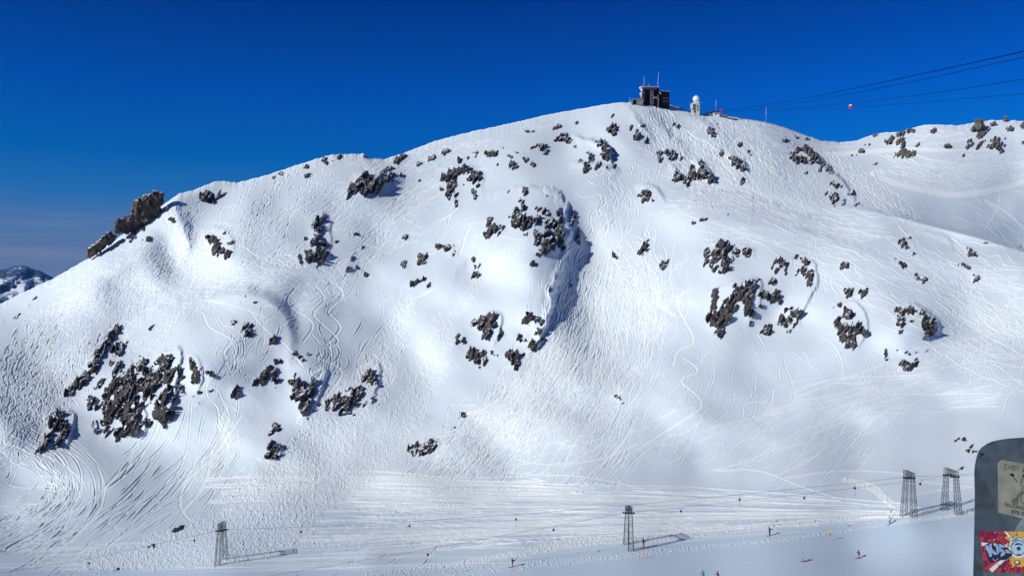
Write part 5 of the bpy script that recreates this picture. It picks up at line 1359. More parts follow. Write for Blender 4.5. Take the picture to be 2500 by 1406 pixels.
def person(label, u, v, pose, jacket, trousers, hat, heading, hpx=None, ski=True, poles=False, group=None, mesh=None, tow=None, skicol=(.05, .05, .06)):
    P = ground(u, v)
    r = empty('person', P, label, 'person', group, heading)
    sc = 1.0
    if hpx:
        nat = {'tow': 1.72, 'ski': 1.62, 'stand': 1.76}[pose]
        sc = hpx * gD(u, v) / F / nat
        r.scale = (sc, sc, sc)
    # lie along the slope in the direction of travel
    a = ground(u - 6, v); b = ground(u + 6, v)
    sl = math.atan2(b.z - a.z, b.x - a.x) * math.cos(heading)
    r.rotation_euler = (0, 0, heading)
    me = mesh or body_mesh(pose, jacket, trousers, hat)
    bo = mesh_obj('body', me, None, r)
    if ski: skis(r, skicol)
    hip = {'tow': .90, 'ski': .80, 'stand': .92}[pose]
    if poles:
        for s in (1, -1):
            m = MB(); m.bar((.44, .34 * s, hip + .16), (.12, .46 * s, .03), .014, 5); m.bar((.15, .45 * s, .1), (.15, .45 * s, .11), .05, 8)
            m.build('ski_pole', M['pink'] if s > 0 else M['grey'], r)
    if tow:
        q = Wd(*tow) - P
        root = empty('tow_bar', P, tow_labels.pop(0), 'tow bar', 'tow bars hanging on the drag lift')
        ch, sh_ = math.cos(heading), math.sin(heading)
        h0 = Vector((.05 * ch, .05 * sh_, .78)); h1 = Vector((1.05 * ch, 1.05 * sh_, 1.95))
        m = MB(); m.bar(h0, h1, .035, 6); m.bar(h0 + Vector((0, -.25, 0)), h0 + Vector((0, .25, 0)), .035); m.build('bar', M['dark'], root)
        m = MB(); m.bar(h1, q, .010); m.build('rope', M['cable'], root)
    return r
tow_labels = ["tow bar pulling the skier in black jacket and dark red trousers at the left", "tow bar pulling the skier beside the middle pylon", "tow bar pulling the dark blue skier right of the middle pylon", "tow bar pulling the skier in the yellow jacket"]
jk = lambda n, c: person_mat(n, c)
red_t = jk("dark_red_trousers", (.28, .01, .02)); blk = jk("black_jacket", (.012, .012, .018)); navy = jk("navy_suit", (.012, .03, .09))
yel = jk("yellow_jacket", (.62, .60, .02)); blu = jk("blue_trousers", (.02, .16, .42)); cya = jk("turquoise_jacket", (.12, .58, .62)); pnk = jk("pink_trousers", (.85, .07, .17))
rd = jk("red_trousers", (.62, .02, .02)); bl2 = jk("bright_blue_jacket", (.03, .14, .42)); mar = jk("maroon_jacket", (.12, .02, .03)); dk = jk("dark_hat", (.01, .01, .015))
person("skier in black jacket and dark red trousers towed uphill at the left", 1251, 1384, 'tow', blk, red_t, dk, R(10), 24, tow=(1330, 1288, 157))
person("skier in black with red trousers towed past the middle pylon", 1571, 1337, 'tow', blk, rd, dk, R(10), 25, tow=(1650, 1240, D2 - 1))
person("skier in dark blue towed uphill right of the middle pylon", 1879, 1307.5, 'tow', navy, blk, dk, R(10), 23, tow=(1950, 1207, D3 - 2))
person("skier in yellow jacket and blue trousers towed near the right-hand pylons", 2172, 1280, 'tow', yel, blu, dk, R(10), 23, tow=(2240, 1172, D3))
person("small skier in turquoise jacket and pink trousers gliding left", 1961, 1370, 'ski', cya, pnk, dk, R(190), 20, poles=True)
person("skier in black jacket and bright red trousers gliding left", 2098, 1362, 'ski', blk, rd, dk, R(185), 21, poles=True)
person("skier in blue jacket half cut off by the bottom edge", 1718, 1416, 'ski', bl2, navy, dk, R(200), 26, poles=True)
person("skier in dark maroon beside the blue one at the bottom edge", 1754, 1418, 'ski', mar, red_t, dk, R(200), 26, poles=True)
far_me = body_mesh('stand', blk, navy, dk)
FARP = [(1703, 286, "tiny dark skier just below the radar dome tower"), (1720, 292, "tiny dark skier right of and below the radar dome tower"), (1745, 299, "tiny dark skier below the white summit hut"),
        (1803, 293, "tiny dark walker next to the low dark wall"), (1809, 293.5, "left of two tiny people side by side right of the low wall"), (1812, 293.7, "right of two tiny people side by side right of the low wall"),
        (1827, 299, "tiny skier on the ridge between the low wall and the far mast"), (1856, 308, "tiny skier on the ridge just left of the far mast's foot"), (1793, 320, "tiny skier on the run well below the low wall"),
        (1816, 325, "lowest tiny skier on the run below the summit"), (2492, 607, "dark walker standing on the foreground hill at the right edge"), (1924, 365, "tiny skier on the run above the pale brown crest rock")]
for u_, v_, lab_ in FARP:
    person(lab_, u_, v_, 'stand', blk, navy, dk, R(200 + 20 * (u_ % 5)), 9 if u_ > 2400 else 5.6, ski=u_ < 2400, mesh=far_me, group='tiny people on the upper slopes')

# piste markers
def pole(label, u, v, hpx, top=None):
    P = ground(u, v, -.1); h = hpx * gD(u, v) / F + .1
    r = empty('marker_pole', P, label, 'marker pole', 'slope marker poles')
    m = MB(); m.bar((0, 0, 0), (0, 0, h), .045, 8, .035); m.build('pole', M['pink'], r)
    m = MB(); m.ball((0, 0, h), .07, 8, 6); m.build('cap', M['red'], r)
    if top:
        m = MB(); m.box((-.1, -.03, h + .25), (.34, .04, .5)); m.build('sign_board', M['yellow'], r)
        m = MB(); m.bar((0, 0, h - .5), (-.12, 0, h + .1), .05, 6); m.build('bracket', M['dark'], r)
pole("thin pink marker pole below the middle pylon", 1574, 1362, 22)
pole("pink marker pole with a yellow board beside the tow track", 2027, 1318, 18, True)
pole("pink marker pole poking in at the bottom edge right of the skiers", 2230, 1412, 13)
pole("short pink marker stick below the left towed skier", 1251, 1394, 6)

# ------------------------------------------------------------------ buildings on the summit
def pxbox(m, u0, u1, v0, v1, D, dep, back=0.0):
    a = Wd(u0, v1, D); b = Wd(u1, v0, D)
    m.box(((a.x + b.x) / 2, a.y + back + dep / 2, (a.z + b.z) / 2), (abs(b.x - a.x), dep, abs(b.z - a.z)))
def at_root(name, u, v, D, label, cat):
    return empty(name, Wd(u, v, D), label, cat)
def loc(m, root):
    o = -Vector(root.location); m.v = [tuple(Vector(p) + o) for p in m.v]; return m
Ds = gD(1600, 262) - 1
r = at_root('summit_station', 1598, 262, Ds, "dark timber cable car station with antennas on the very summit", 'building')
m = MB(); pxbox(m, 1571.5, 1576.5, 214, 262, Ds, 14); pxbox(m, 1604.5, 1609, 214, 262, Ds, 14); pxbox(m, 1576.5, 1604.5, 214, 220.5, Ds, 14); pxbox(m, 1576.5, 1604.5, 220.5, 262, Ds, 11, 3); loc(m, r).build('main_block', M['wood'], r)
m = MB(); pxbox(m, 1572.5, 1609.5, 211.6, 213.8, Ds - .5, 15); loc(m, r).build('roof', M['grey'], r)
m = MB(); pxbox(m, 1577, 1604, 217, 218.6, Ds - .1, .5); pxbox(m, 1572, 1573.2, 215, 250, Ds - .1, .5); pxbox(m, 1577.2, 1578.4, 220, 238, Ds + 2.6, .5); loc(m, r).build('facade_board', M['brownred'], r)
m = MB()
pts = [(1609, 223), (1634.5, 225), (1634.5, 266), (1623, 260), (1609, 256)]
f0 = [Wd(u, v, Ds + 1.5) for u, v in pts]; f1 = [Vector((p.x, p.y + 12, p.z)) for p in f0]
m.add(f0 + f1, [(0, 1, 2, 3, 4), (9, 8, 7, 6, 5), (0, 5, 6, 1), (1, 6, 7, 2), (2, 7, 8, 3), (3, 8, 9, 4), (4, 9, 5, 0)])
loc(m, r).build('side_wing', M['wood'], r)
m = MB()
a0, a1 = Wd(1608.5, 222.4, Ds + 1), Wd(1635.5, 224.6, Ds + 1)
for dy_ in (0,): m.add([a0, a1, a1 + Vector((0, 13, 0)), a0 + Vector((0, 13, 0)), a0 + Vector((0, 0, .35)), a1 + Vector((0, 0, .35)), a1 + Vector((0, 13, .35)), a0 + Vector((0, 13, .35))], [(0, 1, 5, 4), (1, 2, 6, 5), (2, 3, 7, 6), (3, 0, 4, 7), (4, 5, 6, 7), (3, 2, 1, 0)])
loc(m, r).build('side_roof', M['grey'], r)
m = MB()
for v_ in (240, 247.5): pxbox(m, 1618, 1633, v_, v_ + .4, Ds + 1.2, .4)
loc(m, r).build('railing', M['grey'], r)
m = MB()      # hanging clock-tower style lattice mast in the cable bay
for u_ in (1587.6, 1594.6):
    m.bar(Wd(u_, 221.5, Ds), Wd(u_ , 257, Ds), .12)
for k in range(8):
    a_, b_2 = 221.5 + k * 4.4, 221.5 + (k + 1) * 4.4
    m.bar(Wd(1587.6, a_, Ds), Wd(1594.6, b_2, Ds), .09); m.bar(Wd(1594.6, a_, Ds), Wd(1587.6, a_, Ds), .09)
loc(m, r).build('lattice_mast', M['grey'], r)
m = MB(); pxbox(m, 1596, 1603.5, 237, 240.5, Ds + 1.4, 1.6); loc(m, r).build('cable_wheel_housing', paint("ochre_housing", (.42, .33, .20)), r)
m = MB(); m.bar(Wd(1607, 232, Ds - .6), Wd(1607, 264, Ds - .6), .32, 8); m.bar(Wd(1604.5, 242.4, Ds - .6), Wd(1610.5, 242.8, Ds - .6), .25, 6); loc(m, r).build('support_post', M['concrete'], r)
m = MB(); m.bar(Wd(1610, 225.5, Ds + .6), Wd(1613.6, 230, Ds + .6), .28, 6); loc(m, r).build('lamp_arm', M['white'], r)
for (x0, y0, x1, y1, rr) in ((1572.2, 209, 1572.8, 186, .10), (1605.8, 211, 1606.6, 194, .13), (1606.6, 194, 1608.6, 177, .10)):
    m = MB(); m.bar(Wd(x0, y0, Ds + 3), Wd(x1, y1, Ds + 3), rr, 6, rr * .6); loc(m, r).build('antenna', M['white'], r)
m = MB(); pxbox(m, 1566, 1572, 209, 252, Ds + 2, 3); loc(m, r).build('dish_tower', M['concrete'], r)
for (u_, v_, rr) in ((1563.8, 215.5, 1.0), (1566.8, 220.5, .95), (1564.8, 230, 1.0), (1566, 235.5, .7), (1569.5, 211.5, .75), (1568.6, 227, .7)):
    m = MB(); c = Wd(u_, v_, Ds + 1.2)
    m.ball(c, rr, 14, 8, (1, .35, 1.15)); m.bar(c, c + Vector((.9, 1.2, 0)), .12)
    loc(m, r).build('dish', M['white'] if v_ > 214 and u_ < 1567 else M['grey'], r, True)
m = MB(); m.ball(Wd(1584.3, 208.2, Ds + 4), .32, 8, 6); m.bar(Wd(1584.3, 208.2, Ds + 4), Wd(1584.3, 212, Ds + 4), .06); loc(m, r).build('roof_sensor', M['white'], r)
for k, (u1_, v1_) in enumerate(((1638, 235), (1637, 239), (1637, 247), (1636, 251))):
    m = MB(); m.bar(Wd(1633.5, v1_ + 3, Ds + 2), Wd(u1_, v1_, Ds + 1), .16); loc(m, r).build('bracket', M['dark'], r)

Dh = gD(1553, 258)
r = at_root('concrete_hut', 1553, 255, Dh, "low concrete hut with a dark doorway left of the summit station", 'hut')
m = MB(); pxbox(m, 1543.5, 1570, 241.5, 243.8, Dh + .5, 8); pxbox(m, 1543.5, 1545, 243.8, 257, Dh + .5, 8); pxbox(m, 1555, 1570, 243.8, 257, Dh + .5, 8); pxbox(m, 1545, 1555, 243.8, 257, Dh + 2.5, 6); loc(m, r).build('walls', M['concrete'], r)
m = MB(); pxbox(m, 1545, 1555, 245, 256, Dh + 2.3, .2); loc(m, r).build('door', M['dark'], r)
m = MB(); m.bar(Wd(1537.5, 239, Dh + 2), Wd(1537.5, 254, Dh + 2), .12); tag(m.build('pole', M['white']), "short white pole left of the concrete hut on the summit", 'pole')

Dr_ = gD(1699, 282) + 1
r = at_root('radar_tower', 1699, 279, Dr_, "cream tower carrying a white radar dome on the ridge", 'tower')
m = MB(); pxbox(m, 1690.5, 1697.8, 252, 284, Dr_, 5); pxbox(m, 1697.8, 1707.8, 253, 284, Dr_ + .5, 5.5); pxbox(m, 1688, 1692, 252, 265.5, Dr_ - .6, 4); loc(m, r).build('tower_wall', M['cream'], r)
for k in range(4):
    m = MB(); pxbox(m, 1693.4, 1697, 255.5 + k * 5.3, 259 + k * 5.3, Dr_ - .12, .3); loc(m, r).build('window', M['glass'], r)
m = MB(); pxbox(m, 1702, 1704.6, 256, 270, Dr_ + .3, .3); loc(m, r).build('side_panel', M['concrete'], r)
m = MB(); pxbox(m, 1693, 1707, 249.5, 253, Dr_ + .4, 4.6); m.bar(Wd(1708, 249, Dr_), Wd(1703, 249, Dr_), .1); loc(m, r).build('dome_collar', M['white'], r)
m = MB(); c = Wd(1699.6, 242.8, Dr_ + 2.8); m.ball(c, 2.78, 28, 18); m.ball(c + Vector((0, 0, 2.75)), .45, 10, 6, (1, 1, 1.2)); loc(m, r).build('radar_dome', M['white'], r, True)
for a_, b_2 in (((1708.5, 256), (1716.5, 248.5)), ((1687, 254.5), (1682.5, 251))):
    m = MB(); m.bar(Wd(a_[0], a_[1], Dr_), Wd(b_2[0], b_2[1], Dr_), .15); loc(m, r).build('antenna_arm', M['grey'], r)

Dm = gD(1747, 284)
def mast(label, u, v0, v1, D, rr=.14):
    r = empty('antenna_mast', Wd(u, v1, D), label, 'mast')
    m = MB(); m.bar(Wd(u, v1 + 3, D), Wd(u, (v0 + v1) / 2, D), rr, 8); loc(m, r).build('lower_tube', M['grey'], r)
    m = MB(); m.bar(Wd(u, (v0 + v1) / 2, D), Wd(u + .3, v0, D), rr * .8, 8, rr * .55); loc(m, r).build('upper_tube', M['white'], r)
    m = MB(); m.box(Wd(u, v1 - 1.5, D), (.9, .9, .5)); loc(m, r).build('foot', M['concrete'], r)
mast("thin white mast rising from the white summit hut", 1747.8, 244, 273, Dm + 2)
mast("slender pale mast standing alone on the ridge right of the summit", 1870, 262, 297, gD(1870, 300) + .5)
r = at_root('summit_hut', 1742, 283, Dm, "small white hut with a little dome and windows right of the radar tower", 'hut')
m = MB(); pxbox(m, 1741, 1756.5, 274.5, 286, Dm, 6); pxbox(m, 1728, 1741, 276.5, 285, Dm + 1.5, 5); loc(m, r).build('walls', M['white'], r)
m = MB(); pxbox(m, 1739, 1757.5, 272.6, 274.4, Dm - .4, 7); pxbox(m, 1727, 1739, 275, 276.6, Dm + 1, 6); loc(m, r).build('roof', M['dark'], r)
for u_ in (1744.5, 1748.5, 1752.5):
    m = MB(); pxbox(m, u_, u_ + 2.2, 276.2, 279.5, Dm - .12, .3); loc(m, r).build('window', M['brownred'], r)
m = MB(); m.ball(Wd(1736, 273.5, Dm + 3), 1.35, 16, 10, (1, 1, .8)); loc(m, r).build('small_dome', M['white'], r, True)
m = MB(); pxbox(m, 1717, 1730, 279, 284, Dm + 2, 4); loc(m, r).build('side_terrace', M['concrete'], r)
r = at_root('red_frame', 1760, 276, Dm, "red metal frame standing at the right end of the white summit hut", 'frame')
m = MB()
for a_, b_2 in (((1757.5, 279), (1758.5, 267)), ((1758.5, 267), (1763, 270)), ((1763, 270), (1761, 276)), ((1757.5, 275), (1763, 268)), ((1761, 276), (1757.5, 279)), ((1763, 267), (1762, 276))):
    m.bar(Wd(a_[0], a_[1], Dm - .3), Wd(b_2[0], b_2[1], Dm - .3), .24)
loc(m, r).build('tubes', M['red'], r)
m = MB(); m.box(Wd(1760.6, 272, Dm - .2) - Vector(r.location), (.9, .1, .9)); m.build('panel', M['dark'], r)
wl = [(1757, 283.5), (1764, 284.5), (1770, 286), (1778, 288.5), (1790, 290.5), (1801, 291.5)]
m = MB()
for (a_, b_2), (c_2, d_2) in zip(wl[:-1], wl[1:]):
    p, q = ground(a_, b_2 + 2.5), ground(c_2, d_2 + 2.5)
    up = Vector((0, 0, 1.3)); th = Vector((0, 1.6, 0)); dn = Vector((0, 0, -.6))
    m.add([p + dn, q + dn, q + up, p + up, p + th + dn, q + th + dn, q + th + up, p + th + up], [(0, 1, 2, 3), (7, 6, 5, 4), (0, 4, 5, 1), (1, 5, 6, 2), (2, 6, 7, 3), (3, 7, 4, 0)])
r = empty('low_wall', (0, 0, 0), "long low dark wall running down the ridge from the white summit hut", 'wall')
m.build('wall_run', M['dark'], r)
m = MB(); m.box(ground(1771, 287) + Vector((0, 0, .9)), (2.2, 2.0, 1.7)); m.build('hut_box', M['concrete'], r)

# ------------------------------------------------------------------ camouflaged post with two stickers, right beside the viewer
DP = 1.30
def pp(u, v, e=0.0): return Wd(u, v, DP - e)
def camo():
    m, t, b = new_mat("worn_camouflage_paint")
    g = N(t, 'ShaderNodeTexCoord')
    mp_ = N(t, 'ShaderNodeMapping'); mp_.inputs['Scale'].default_value = (26, 26, 15); mp_.inputs['Rotation'].default_value = (0, R(22), 0)
    n0 = N(t, 'ShaderNodeTexNoise'); n0.inputs['Scale'].default_value = 30; n0.inputs['Detail'].default_value = 2
    t.links.new(g.outputs['Object'], n0.inputs[0])
    ad = N(t, 'ShaderNodeMix', data_type='VECTOR'); ad.inputs[0].default_value = .022
    t.links.new(g.outputs['Object'], ad.inputs[4]); t.links.new(n0.outputs['Color'], ad.inputs[5])
    t.links.new(ad.outputs[1], mp_.inputs[0])
    vo = N(t, 'ShaderNodeTexVoronoi'); vo.inputs['Scale'].default_value = 1.0; t.links.new(mp_.outputs[0], vo.inputs[0])
    sp_ = N(t, 'ShaderNodeSeparateColor'); t.links.new(vo.outputs['Color'], sp_.inputs[0])
    rp = N(t, 'ShaderNodeValToRGB'); rp.color_ramp.interpolation = 'CONSTANT'
    cs = [(0.0, (.060, .085, .105)), (.34, (.048, .062, .078)), (.56, (.105, .135, .145)), (.74, (.07, .095, .11)), (.90, (.19, .245, .25))]
    rp.color_ramp.elements[0].position = 0; rp.color_ramp.elements[0].color = (*cs[0][1], 1)
    rp.color_ramp.elements[1].position = cs[1][0]; rp.color_ramp.elements[1].color = (*cs[1][1], 1)
    for p_, c_ in cs[2:]:
        e = rp.color_ramp.elements.new(p_); e.color = (*c_, 1)
    t.links.new(sp_.outputs[0], rp.inputs[0])
    n = N(t, 'ShaderNodeTexNoise'); n.inputs['Scale'].default_value = 60; n.inputs['Detail'].default_value = 8
    t.links.new(g.outputs['Object'], n.inputs[0])
    r_ = N(t, 'ShaderNodeMapRange'); r_.inputs[1].default_value = .3; r_.inputs[2].default_value = .7; r_.inputs[3].default_value = .72; r_.inputs[4].default_value = 1.25
    t.links.new(n.outputs['Fac'], r_.inputs[0])
    x = N(t, 'ShaderNodeMix', data_type='RGBA', blend_type='MULTIPLY'); x.inputs[0].default_value = 1
    t.links.new(rp.outputs[0], x.inputs[6]); t.links.new(r_.outputs[0], x.inputs[7]); t.links.new(x.outputs[2], b.inputs['Base Color'])
    b.inputs['Roughness'].default_value = .55
    bp = N(t, 'ShaderNodeBump'); bp.inputs['Strength'].default_value = .25; bp.inputs['Distance'].default_value = .002
    t.links.new(n.outputs['Fac'], bp.inputs['Height']); t.links.new(bp.outputs[0], b.inputs['Normal'])
    return m
outl = [(2372, 3950), (2377, 1406), (2379.5, 1290), (2381, 1200), (2379.5, 1150), (2382, 1126), (2387, 1106), (2391, 1096), (2398, 1091), (2404, 1086), (2416, 1079), (2434, 1074), (2460, 1070), (2495, 1067.5), (2540, 1067), (2590, 1070), (2630, 1078),
        (2650, 1092), (2662, 1118), (2668, 1160), (2672, 1406), (2678, 3950)]
pr = empty('camouflaged_post', pp(2525, 3950), "grey-green camouflaged metal post with two stickers at the right edge", 'post')
m = MB()
f0 = [pp(*p) for p in outl]; f1 = [Wd(2525 + (p[0] - 2525) * 1.01, p[1] + (3 if p[1] < 1300 else 0), DP + .06) for p in outl]
n_ = len(outl)
m.add(f0 + f1, [tuple(range(n_)), tuple(range(2 * n_ - 1, n_ - 1, -1))] + [(i, i + n_, (i + 1) % n_ + n_, (i + 1) % n_) for i in range(n_)])
loc(m, pr).build('post_body', camo(), pr, bevel=.0022)
m = MB(); m.ball(pp(2396.5, 1108, .0005), .0022, 10, 6, (1.3, .4, 1)); m.ball(pp(2393, 1115, .0003), .0014, 8, 5, (1, .4, 1)); loc(m, pr).build('chip_mark', M['black'], pr)
def flat(polys, name, mat, parent, e, thick=.00025):
    m = MB()
    for po in polys:
        a = [pp(u, v, e) for u, v in po]; b = [pp(u, v, e - thick) for u, v in po]
        n = len(a)
        m.add(a + b, [tuple(range(n)), tuple(range(2 * n - 1, n - 1, -1))] + [(i, i + n, (i + 1) % n + n, (i + 1) % n) for i in range(n)])
    me = bpy.data.meshes.new(name); me.from_pydata([tuple(Vector(p) - Vector(pr.location)) for p in m.v], [], m.f)
    bm = bmesh.new(); bm.from_mesh(me); bmesh.ops.recalc_face_normals(bm, faces=bm.faces); bm.to_mesh(me); bm.free()
    return mesh_obj(name, me, mat, parent)
def ring(cx, cy, rx, ry, n=20, rot=0): return [(cx + rx * math.cos(2 * math.pi * i / n + rot), cy + ry * math.sin(2 * math.pi * i / n + rot)) for i in range(n)]
def stroke(pts, w):
    out = []
    for (a, b), (c, d) in zip(pts[:-1], pts[1:]):
        l = math.hypot(c - a, d - b) + 1e-6; nx, ny = -(d - b) / l * w / 2, (c - a) / l * w / 2
        out.append([(a + nx, b + ny), (c + nx, d + ny), (c - nx, d - ny), (a - nx, b - ny)])
    return out
def text_px(body, u, v, h, ang, e, mat, name, parent, spacing=1.0, bold=0.0, outline=False):
    cu = bpy.data.curves.new('txt', 'FONT'); cu.body = body; cu.size = 1; cu.space_character = spacing; cu.offset = bold
    cu.resolution_u = 3
    o = bpy.data.objects.new('txt', cu); C.objects.link(o)
    me = bpy.data.meshes.new_from_object(o.evaluated_get(bpy.context.evaluated_depsgraph_get()))
    bpy.data.objects.remove(o)
    ca, sa = math.cos(R(ang)), math.sin(R(ang))
    for w_ in me.vertices:
        x, y = w_.co.x * h * 1.42, w_.co.y * h * 1.42
        w_.co = pp(u + x * ca + y * sa, v + x * sa - y * ca, e) - Vector(pr.location)
    me.materials.clear(); me.name = name
    return mesh_obj(name, me, mat, parent)
tan_ = paint("silver_tan_foil_sticker", (.33, .315, .25), .35, .25, .3, 40, .2)
ink = paint("black_print", (.012, .012, .012), .5)
s1 = flat([[(2435.5, 1130), (2445, 1121.5), (2500, 1131.5), (2606, 1150), (2606, 1288), (2500, 1266), (2438, 1250.5), (2436.5, 1246)]], 'sticker', tan_, pr, .0006)
s1['label'] = "tan foil sticker with black lettering and a chopper drawing"
def glyph(rows, u, v, cw, ch, ang, pen):
    """dotted block letters drawn as small squares"""
    out = []; ca, sa = math.cos(R(ang)), math.sin(R(ang))
    for gi, g in enumerate(rows):
        for j, row in enumerate(g):
            for i, c in enumerate(row):
                if c != '#': continue
                x = (gi * 6 + i) * cw; y = j * ch
                out.append([(u + (x + a) * ca - (y + b) * sa, v + (x + a) * sa + (y + b) * ca) for a, b in ((0, 0), (pen, 0), (pen, pen), (0, pen))])
    return out
GE = ["#####", "#....", "####.", "#....", "#####"]; GA = [".###.", "#...#", "#####", "#...#", "#...#"]; GS = ["#####", "#....", "#####", "....#", "#####"]; GY = ["#...#", ".#.#.", "..#..", "..#..", "..#.."]
flat(glyph([GE, GA, GS, GY], 2452.5, 1132.5, 1.62, 2.7, 9, 1.35), 'lettering_easy', ink, s1, .0009)
text_px("R", 2496.5, 1152, 13, 9, .0009, ink, 'lettering_initial', s1)
text_px("TELLURIDE", 2450, 1234.5, 7.6, 10.5, .0009, ink, 'lettering_town', s1, 1.12, .01)
text_px("970-59", 2467.5, 1252.5, 9.5, 10.5, .0009, ink, 'lettering_number', s1, 1.05, .012)
spade = [[(2464.5, 1158), (2468, 1154.2), (2473, 1154.8), (2476.5, 1159), (2474.5, 1163), (2470, 1162.6)]] + stroke([(2473, 1162), (2483, 1176)], 1.6)
flat(spade, 'spade_print', ink, s1, .0009)
ch_ = []
for rr, ww in ((7.0, 1.3), (3.2, 1.0)):
    q = ring(2478, 1224.5, rr, rr * 1.02, 18); ch_ += stroke(q + [q[0]], ww)
ch_ += [ring(2478, 1224.5, 1.3, 1.3, 8)]
ch_ += stroke([(2480, 1220), (2486, 1207), (2493, 1199), (2503, 1197)], 1.1) + stroke([(2482.5, 1221.5), (2488.5, 1209), (2495, 1202), (2503, 1200.5)], 1.0)
q = ring(2511, 1216, 19, 18, 26); ch_ += stroke(q + [q[0]], 1.3)
ch_ += stroke([(2499, 1166), (2493, 1171), (2497, 1174), (2491, 1178), (2493, 1184), (2500, 1187)], 1.2) + stroke([(2494, 1187), (2497, 1192), (2493, 1196)], 1.1) + [ring(2500, 1161, 4, 3.6, 10)] + stroke([(2491, 1172), (2497, 1168)], 1.2)
flat(ch_, 'chopper_print', ink, s1, .0009)

redp = paint("red_print", (.50, .035, .06), .45, 0, .25, 90); darkr = paint("dark_red_print", (.22, .009, .05), .45); yelp = paint("yellow_print", (.80, .46, .07), .45, 0, .15, 90); whp = paint("white_print", (.72, .76, .72), .45)
icep = paint("ice_blue_print", (.30, .42, .60), .45, 0, .2, 80); navp = paint("navy_print", (.012, .02, .05), .45); icel = paint("pale_blue_print", (.42, .58, .68), .45)
s2 = flat([[(2392.5, 1306), (2400, 1297), (2404, 1295.8), (2606, 1297), (2606, 1402), (2500, 1397), (2440, 1396), (2405, 1391), (2400, 1360), (2395, 1330)]], 'sticker', redp, pr, .0006)
s2['label'] = "red and yellow graffiti sticker with blue letters and an eyeball"
flat([[(2400, 1297), (2396, 1301), (2382, 1302), (2388, 1305), (2393, 1309), (2398, 1306)]], 'peeling_corner', darkr, s2, .0016, .0004)
ex, ey = 2486.5, 1333.5
def wedge(a0, a1, r0, r1): return [(ex + r0 * math.cos(R(a0)), ey + r0 * math.sin(R(a0)) * 1.0), (ex + r1 * math.cos(R(a0)), ey + r1 * math.sin(R(a0))), (ex + r1 * math.cos(R(a1)), ey + r1 * math.sin(R(a1))), (ex + r0 * math.cos(R(a1)), ey + r0 * math.sin(R(a1)))]
def clip(po):
    def cl(poly, f, g):
        out = []
        for i in range(len(poly)):
            a, b = poly[i], poly[(i + 1) % len(poly)]
            fa, fb = f(a), f(b)
            if fa >= 0: out.append(a)
            if fa * fb < 0:
                t = fa / (fa - fb); out.append((a[0] + (b[0] - a[0]) * t, a[1] + (b[1] - a[1]) * t))
        return out
    for f in (lambda p: p[1] - 1296.6, lambda p: 1396 - p[1], lambda p: p[0] - (2394 + max(0, (p[1] - 1306)) * .118), lambda p: 2604 - p[0]):
        if len(po) < 3: return None
        po = cl(po, f, None)
    return po if len(po) > 2 else None
rnd = random.Random(4)
dk_, yl_, ln_ = [], [], []
for k in range(46):
    a = k * 360 / 46
    for r0 in (44, 58, 72, 86, 100):
        if rnd.random() < .42:
            c = clip(wedge(a, a + 7.8, r0 + rnd.uniform(-4, 4), r0 + rnd.uniform(9, 17)))
            if c: dk_.append(c)
    # warm burst close round the eye, longer upward and downward right
    rr = 34 + rnd.uniform(-5, 6) + (16 if (230 < a < 300 or 40 < a < 110) else 0)
    if not (150 < a < 205):
        c = clip(wedge(a, a + 7.9, 16, rr));
        if c: yl_.append(c)
    for po in stroke([(ex + 20 * math.cos(R(a)), ey + 20 * math.sin(R(a))), (ex + 140 * math.cos(R(a)), ey + 140 * math.sin(R(a)))], .55):
        c = clip(po)
        if c: ln_.append(c)
flat(dk_, 'red_blocks', darkr, s2, .0008); flat(yl_, 'sunburst', yelp, s2, .0009); flat(ln_, 'ray_lines', ink, s2, .0010)
wr = []
for a, wd0, wd1, ln in ((229, 1.5, 3.2, 70), (139, 2.5, 5.5, 90), (184, 2.5, 4.4, 100), (12, 2, 4, 90)):
    ca, sa = math.cos(R(a)), math.sin(R(a))
    c = clip([(ex + 14 * ca - wd0 * sa, ey + 14 * sa + wd0 * ca), (ex + ln * ca - wd1 * sa, ey + ln * sa + wd1 * ca), (ex + ln * ca + wd1 * sa, ey + ln * sa - wd1 * ca), (ex + 14 * ca + wd0 * sa, ey + 14 * sa - wd0 * ca)])
    if c: wr.append(c)
wr.append(ring(ex, ey + 2, 24, 26, 24))
wr = [c for c in (clip(p) for p in wr) if c]
flat(wr, 'white_beams', whp, s2, .0011)
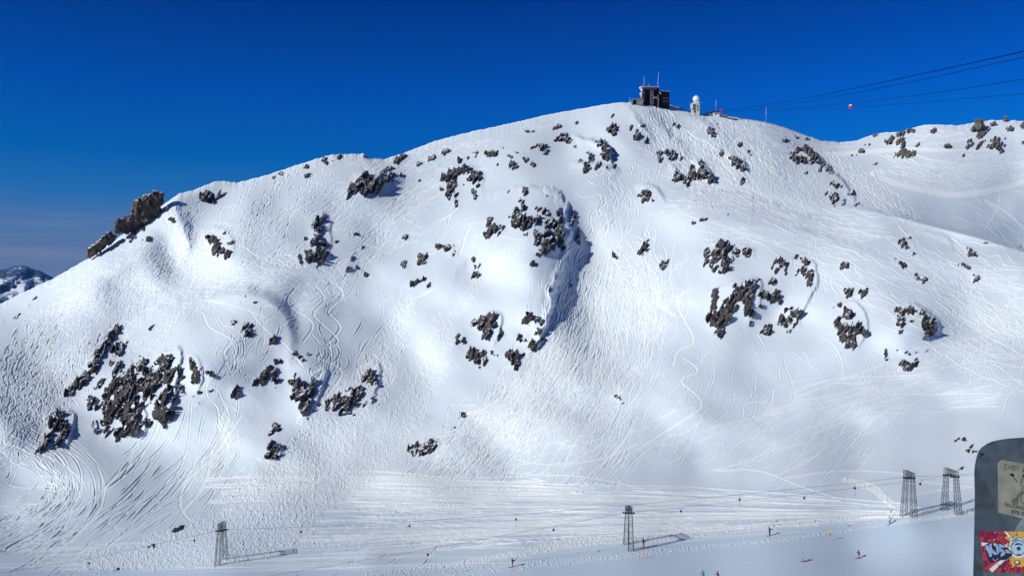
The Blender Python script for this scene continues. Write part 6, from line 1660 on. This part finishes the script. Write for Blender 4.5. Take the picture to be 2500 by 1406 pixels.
# letters: dark block shadow behind, ice-blue faces in front
flat([[(2403.5, 1330), (2414, 1324.5), (2423, 1323.5), (2431, 1336), (2430, 1328), (2440, 1324), (2452, 1328), (2455, 1338), (2466, 1341), (2472, 1351), (2468, 1360), (2457, 1368), (2442, 1366), (2438, 1369), (2426, 1369), (2420, 1374), (2414, 1370), (2408, 1352)]], 'letter_shadow', navp, s2, .0012)
flat([[(2405, 1331.5), (2411.5, 1328.5), (2416, 1337), (2415, 1327), (2421, 1325.5), (2421.5, 1338), (2437, 1352), (2430, 1354), (2421, 1349), (2422, 1357), (2416, 1359), (2411, 1345), (2407, 1341)],
      [(2431.5, 1329), (2436.5, 1326.5), (2438.5, 1337), (2440.5, 1347), (2436, 1351), (2432.5, 1343)],
      [(2439, 1326.5), (2451, 1330), (2452, 1337), (2446, 1335), (2442.5, 1338), (2450, 1341), (2455, 1349), (2452, 1354), (2442.5, 1358.5), (2443.5, 1350), (2447, 1349), (2443, 1346), (2440, 1342)],
      [(2453.5, 1340.5), (2462, 1341.5), (2469.5, 1350), (2457, 1349)]], 'letter_faces', icep, s2, .0014)
flat(stroke([(2424.5, 1362), (2426, 1367), (2435, 1365.5), (2436.5, 1361)], .8) + stroke([(2449, 1366), (2456, 1367), (2463, 1362.5), (2469.5, 1357)], .8), 'letter_highlight', whp, s2, .0014)
flat([ring(ex, ey, 18.5, 23.5, 30)], 'eye_outline', navp, s2, .0013)
flat([ring(ex, ey, 17.0, 22.0, 30)], 'eye_white', icel, s2, .0015)
flat(stroke([(2470.5, 1329), (2477, 1321.5), (2486, 1318.5), (2496, 1321), (2503, 1330)], 1.5) + [[(2474, 1329.5), (2480, 1327), (2484, 1324), (2489, 1325.5), (2494, 1326), (2498, 1333), (2492, 1328.5), (2484, 1329), (2478, 1330)]] + [[(2474.5, 1319), (2480, 1314.5), (2487, 1314), (2480, 1317.5)]]
     + [[(2480, 1352.5), (2487, 1351), (2494, 1353), (2487, 1355)]], 'eye_lid', navp, s2, .0017)
flat([ring(ex + .5, ey + 4.5, 5.2, 5.0, 16)], 'pupil', paint("deep_blue_print", (.01, .06, .16), .4), s2, .0017)
st = []
for (a, b, w_, h_) in ((2429, 1300, 2, 2.4), (2427, 1317, 2.2, 4), (2414.5, 1320, 1.6, 1.8), (2445, 1312, 1.6, 1.6), (2460, 1328, 4, 4), (2470, 1310, 4, 1.8), (2480, 1302, 3, 4.5), (2438, 1380, 2, 4), (2471.5, 1385, 2.6, 2), (2483, 1372, 8, 6), (2454, 1388, 2, 1.6), (2417, 1392, 1.4, 1.4), (2400, 1361, 1.4, 1.8)):
    st.append(ring(a, b, w_, h_, 6, rnd.uniform(0, 2)))
for po in st: flat([po], 'stone_outline', navp, s2, .0018)
for po_ in [[(p[0] * .62 + c[0] * .38, p[1] * .62 + c[1] * .38 - .6) for p in po] for po in st for c in [(sum(q[0] for q in po) / 6, sum(q[1] for q in po) / 6)]]: flat([po_], 'stone_face', whp, s2, .0020)
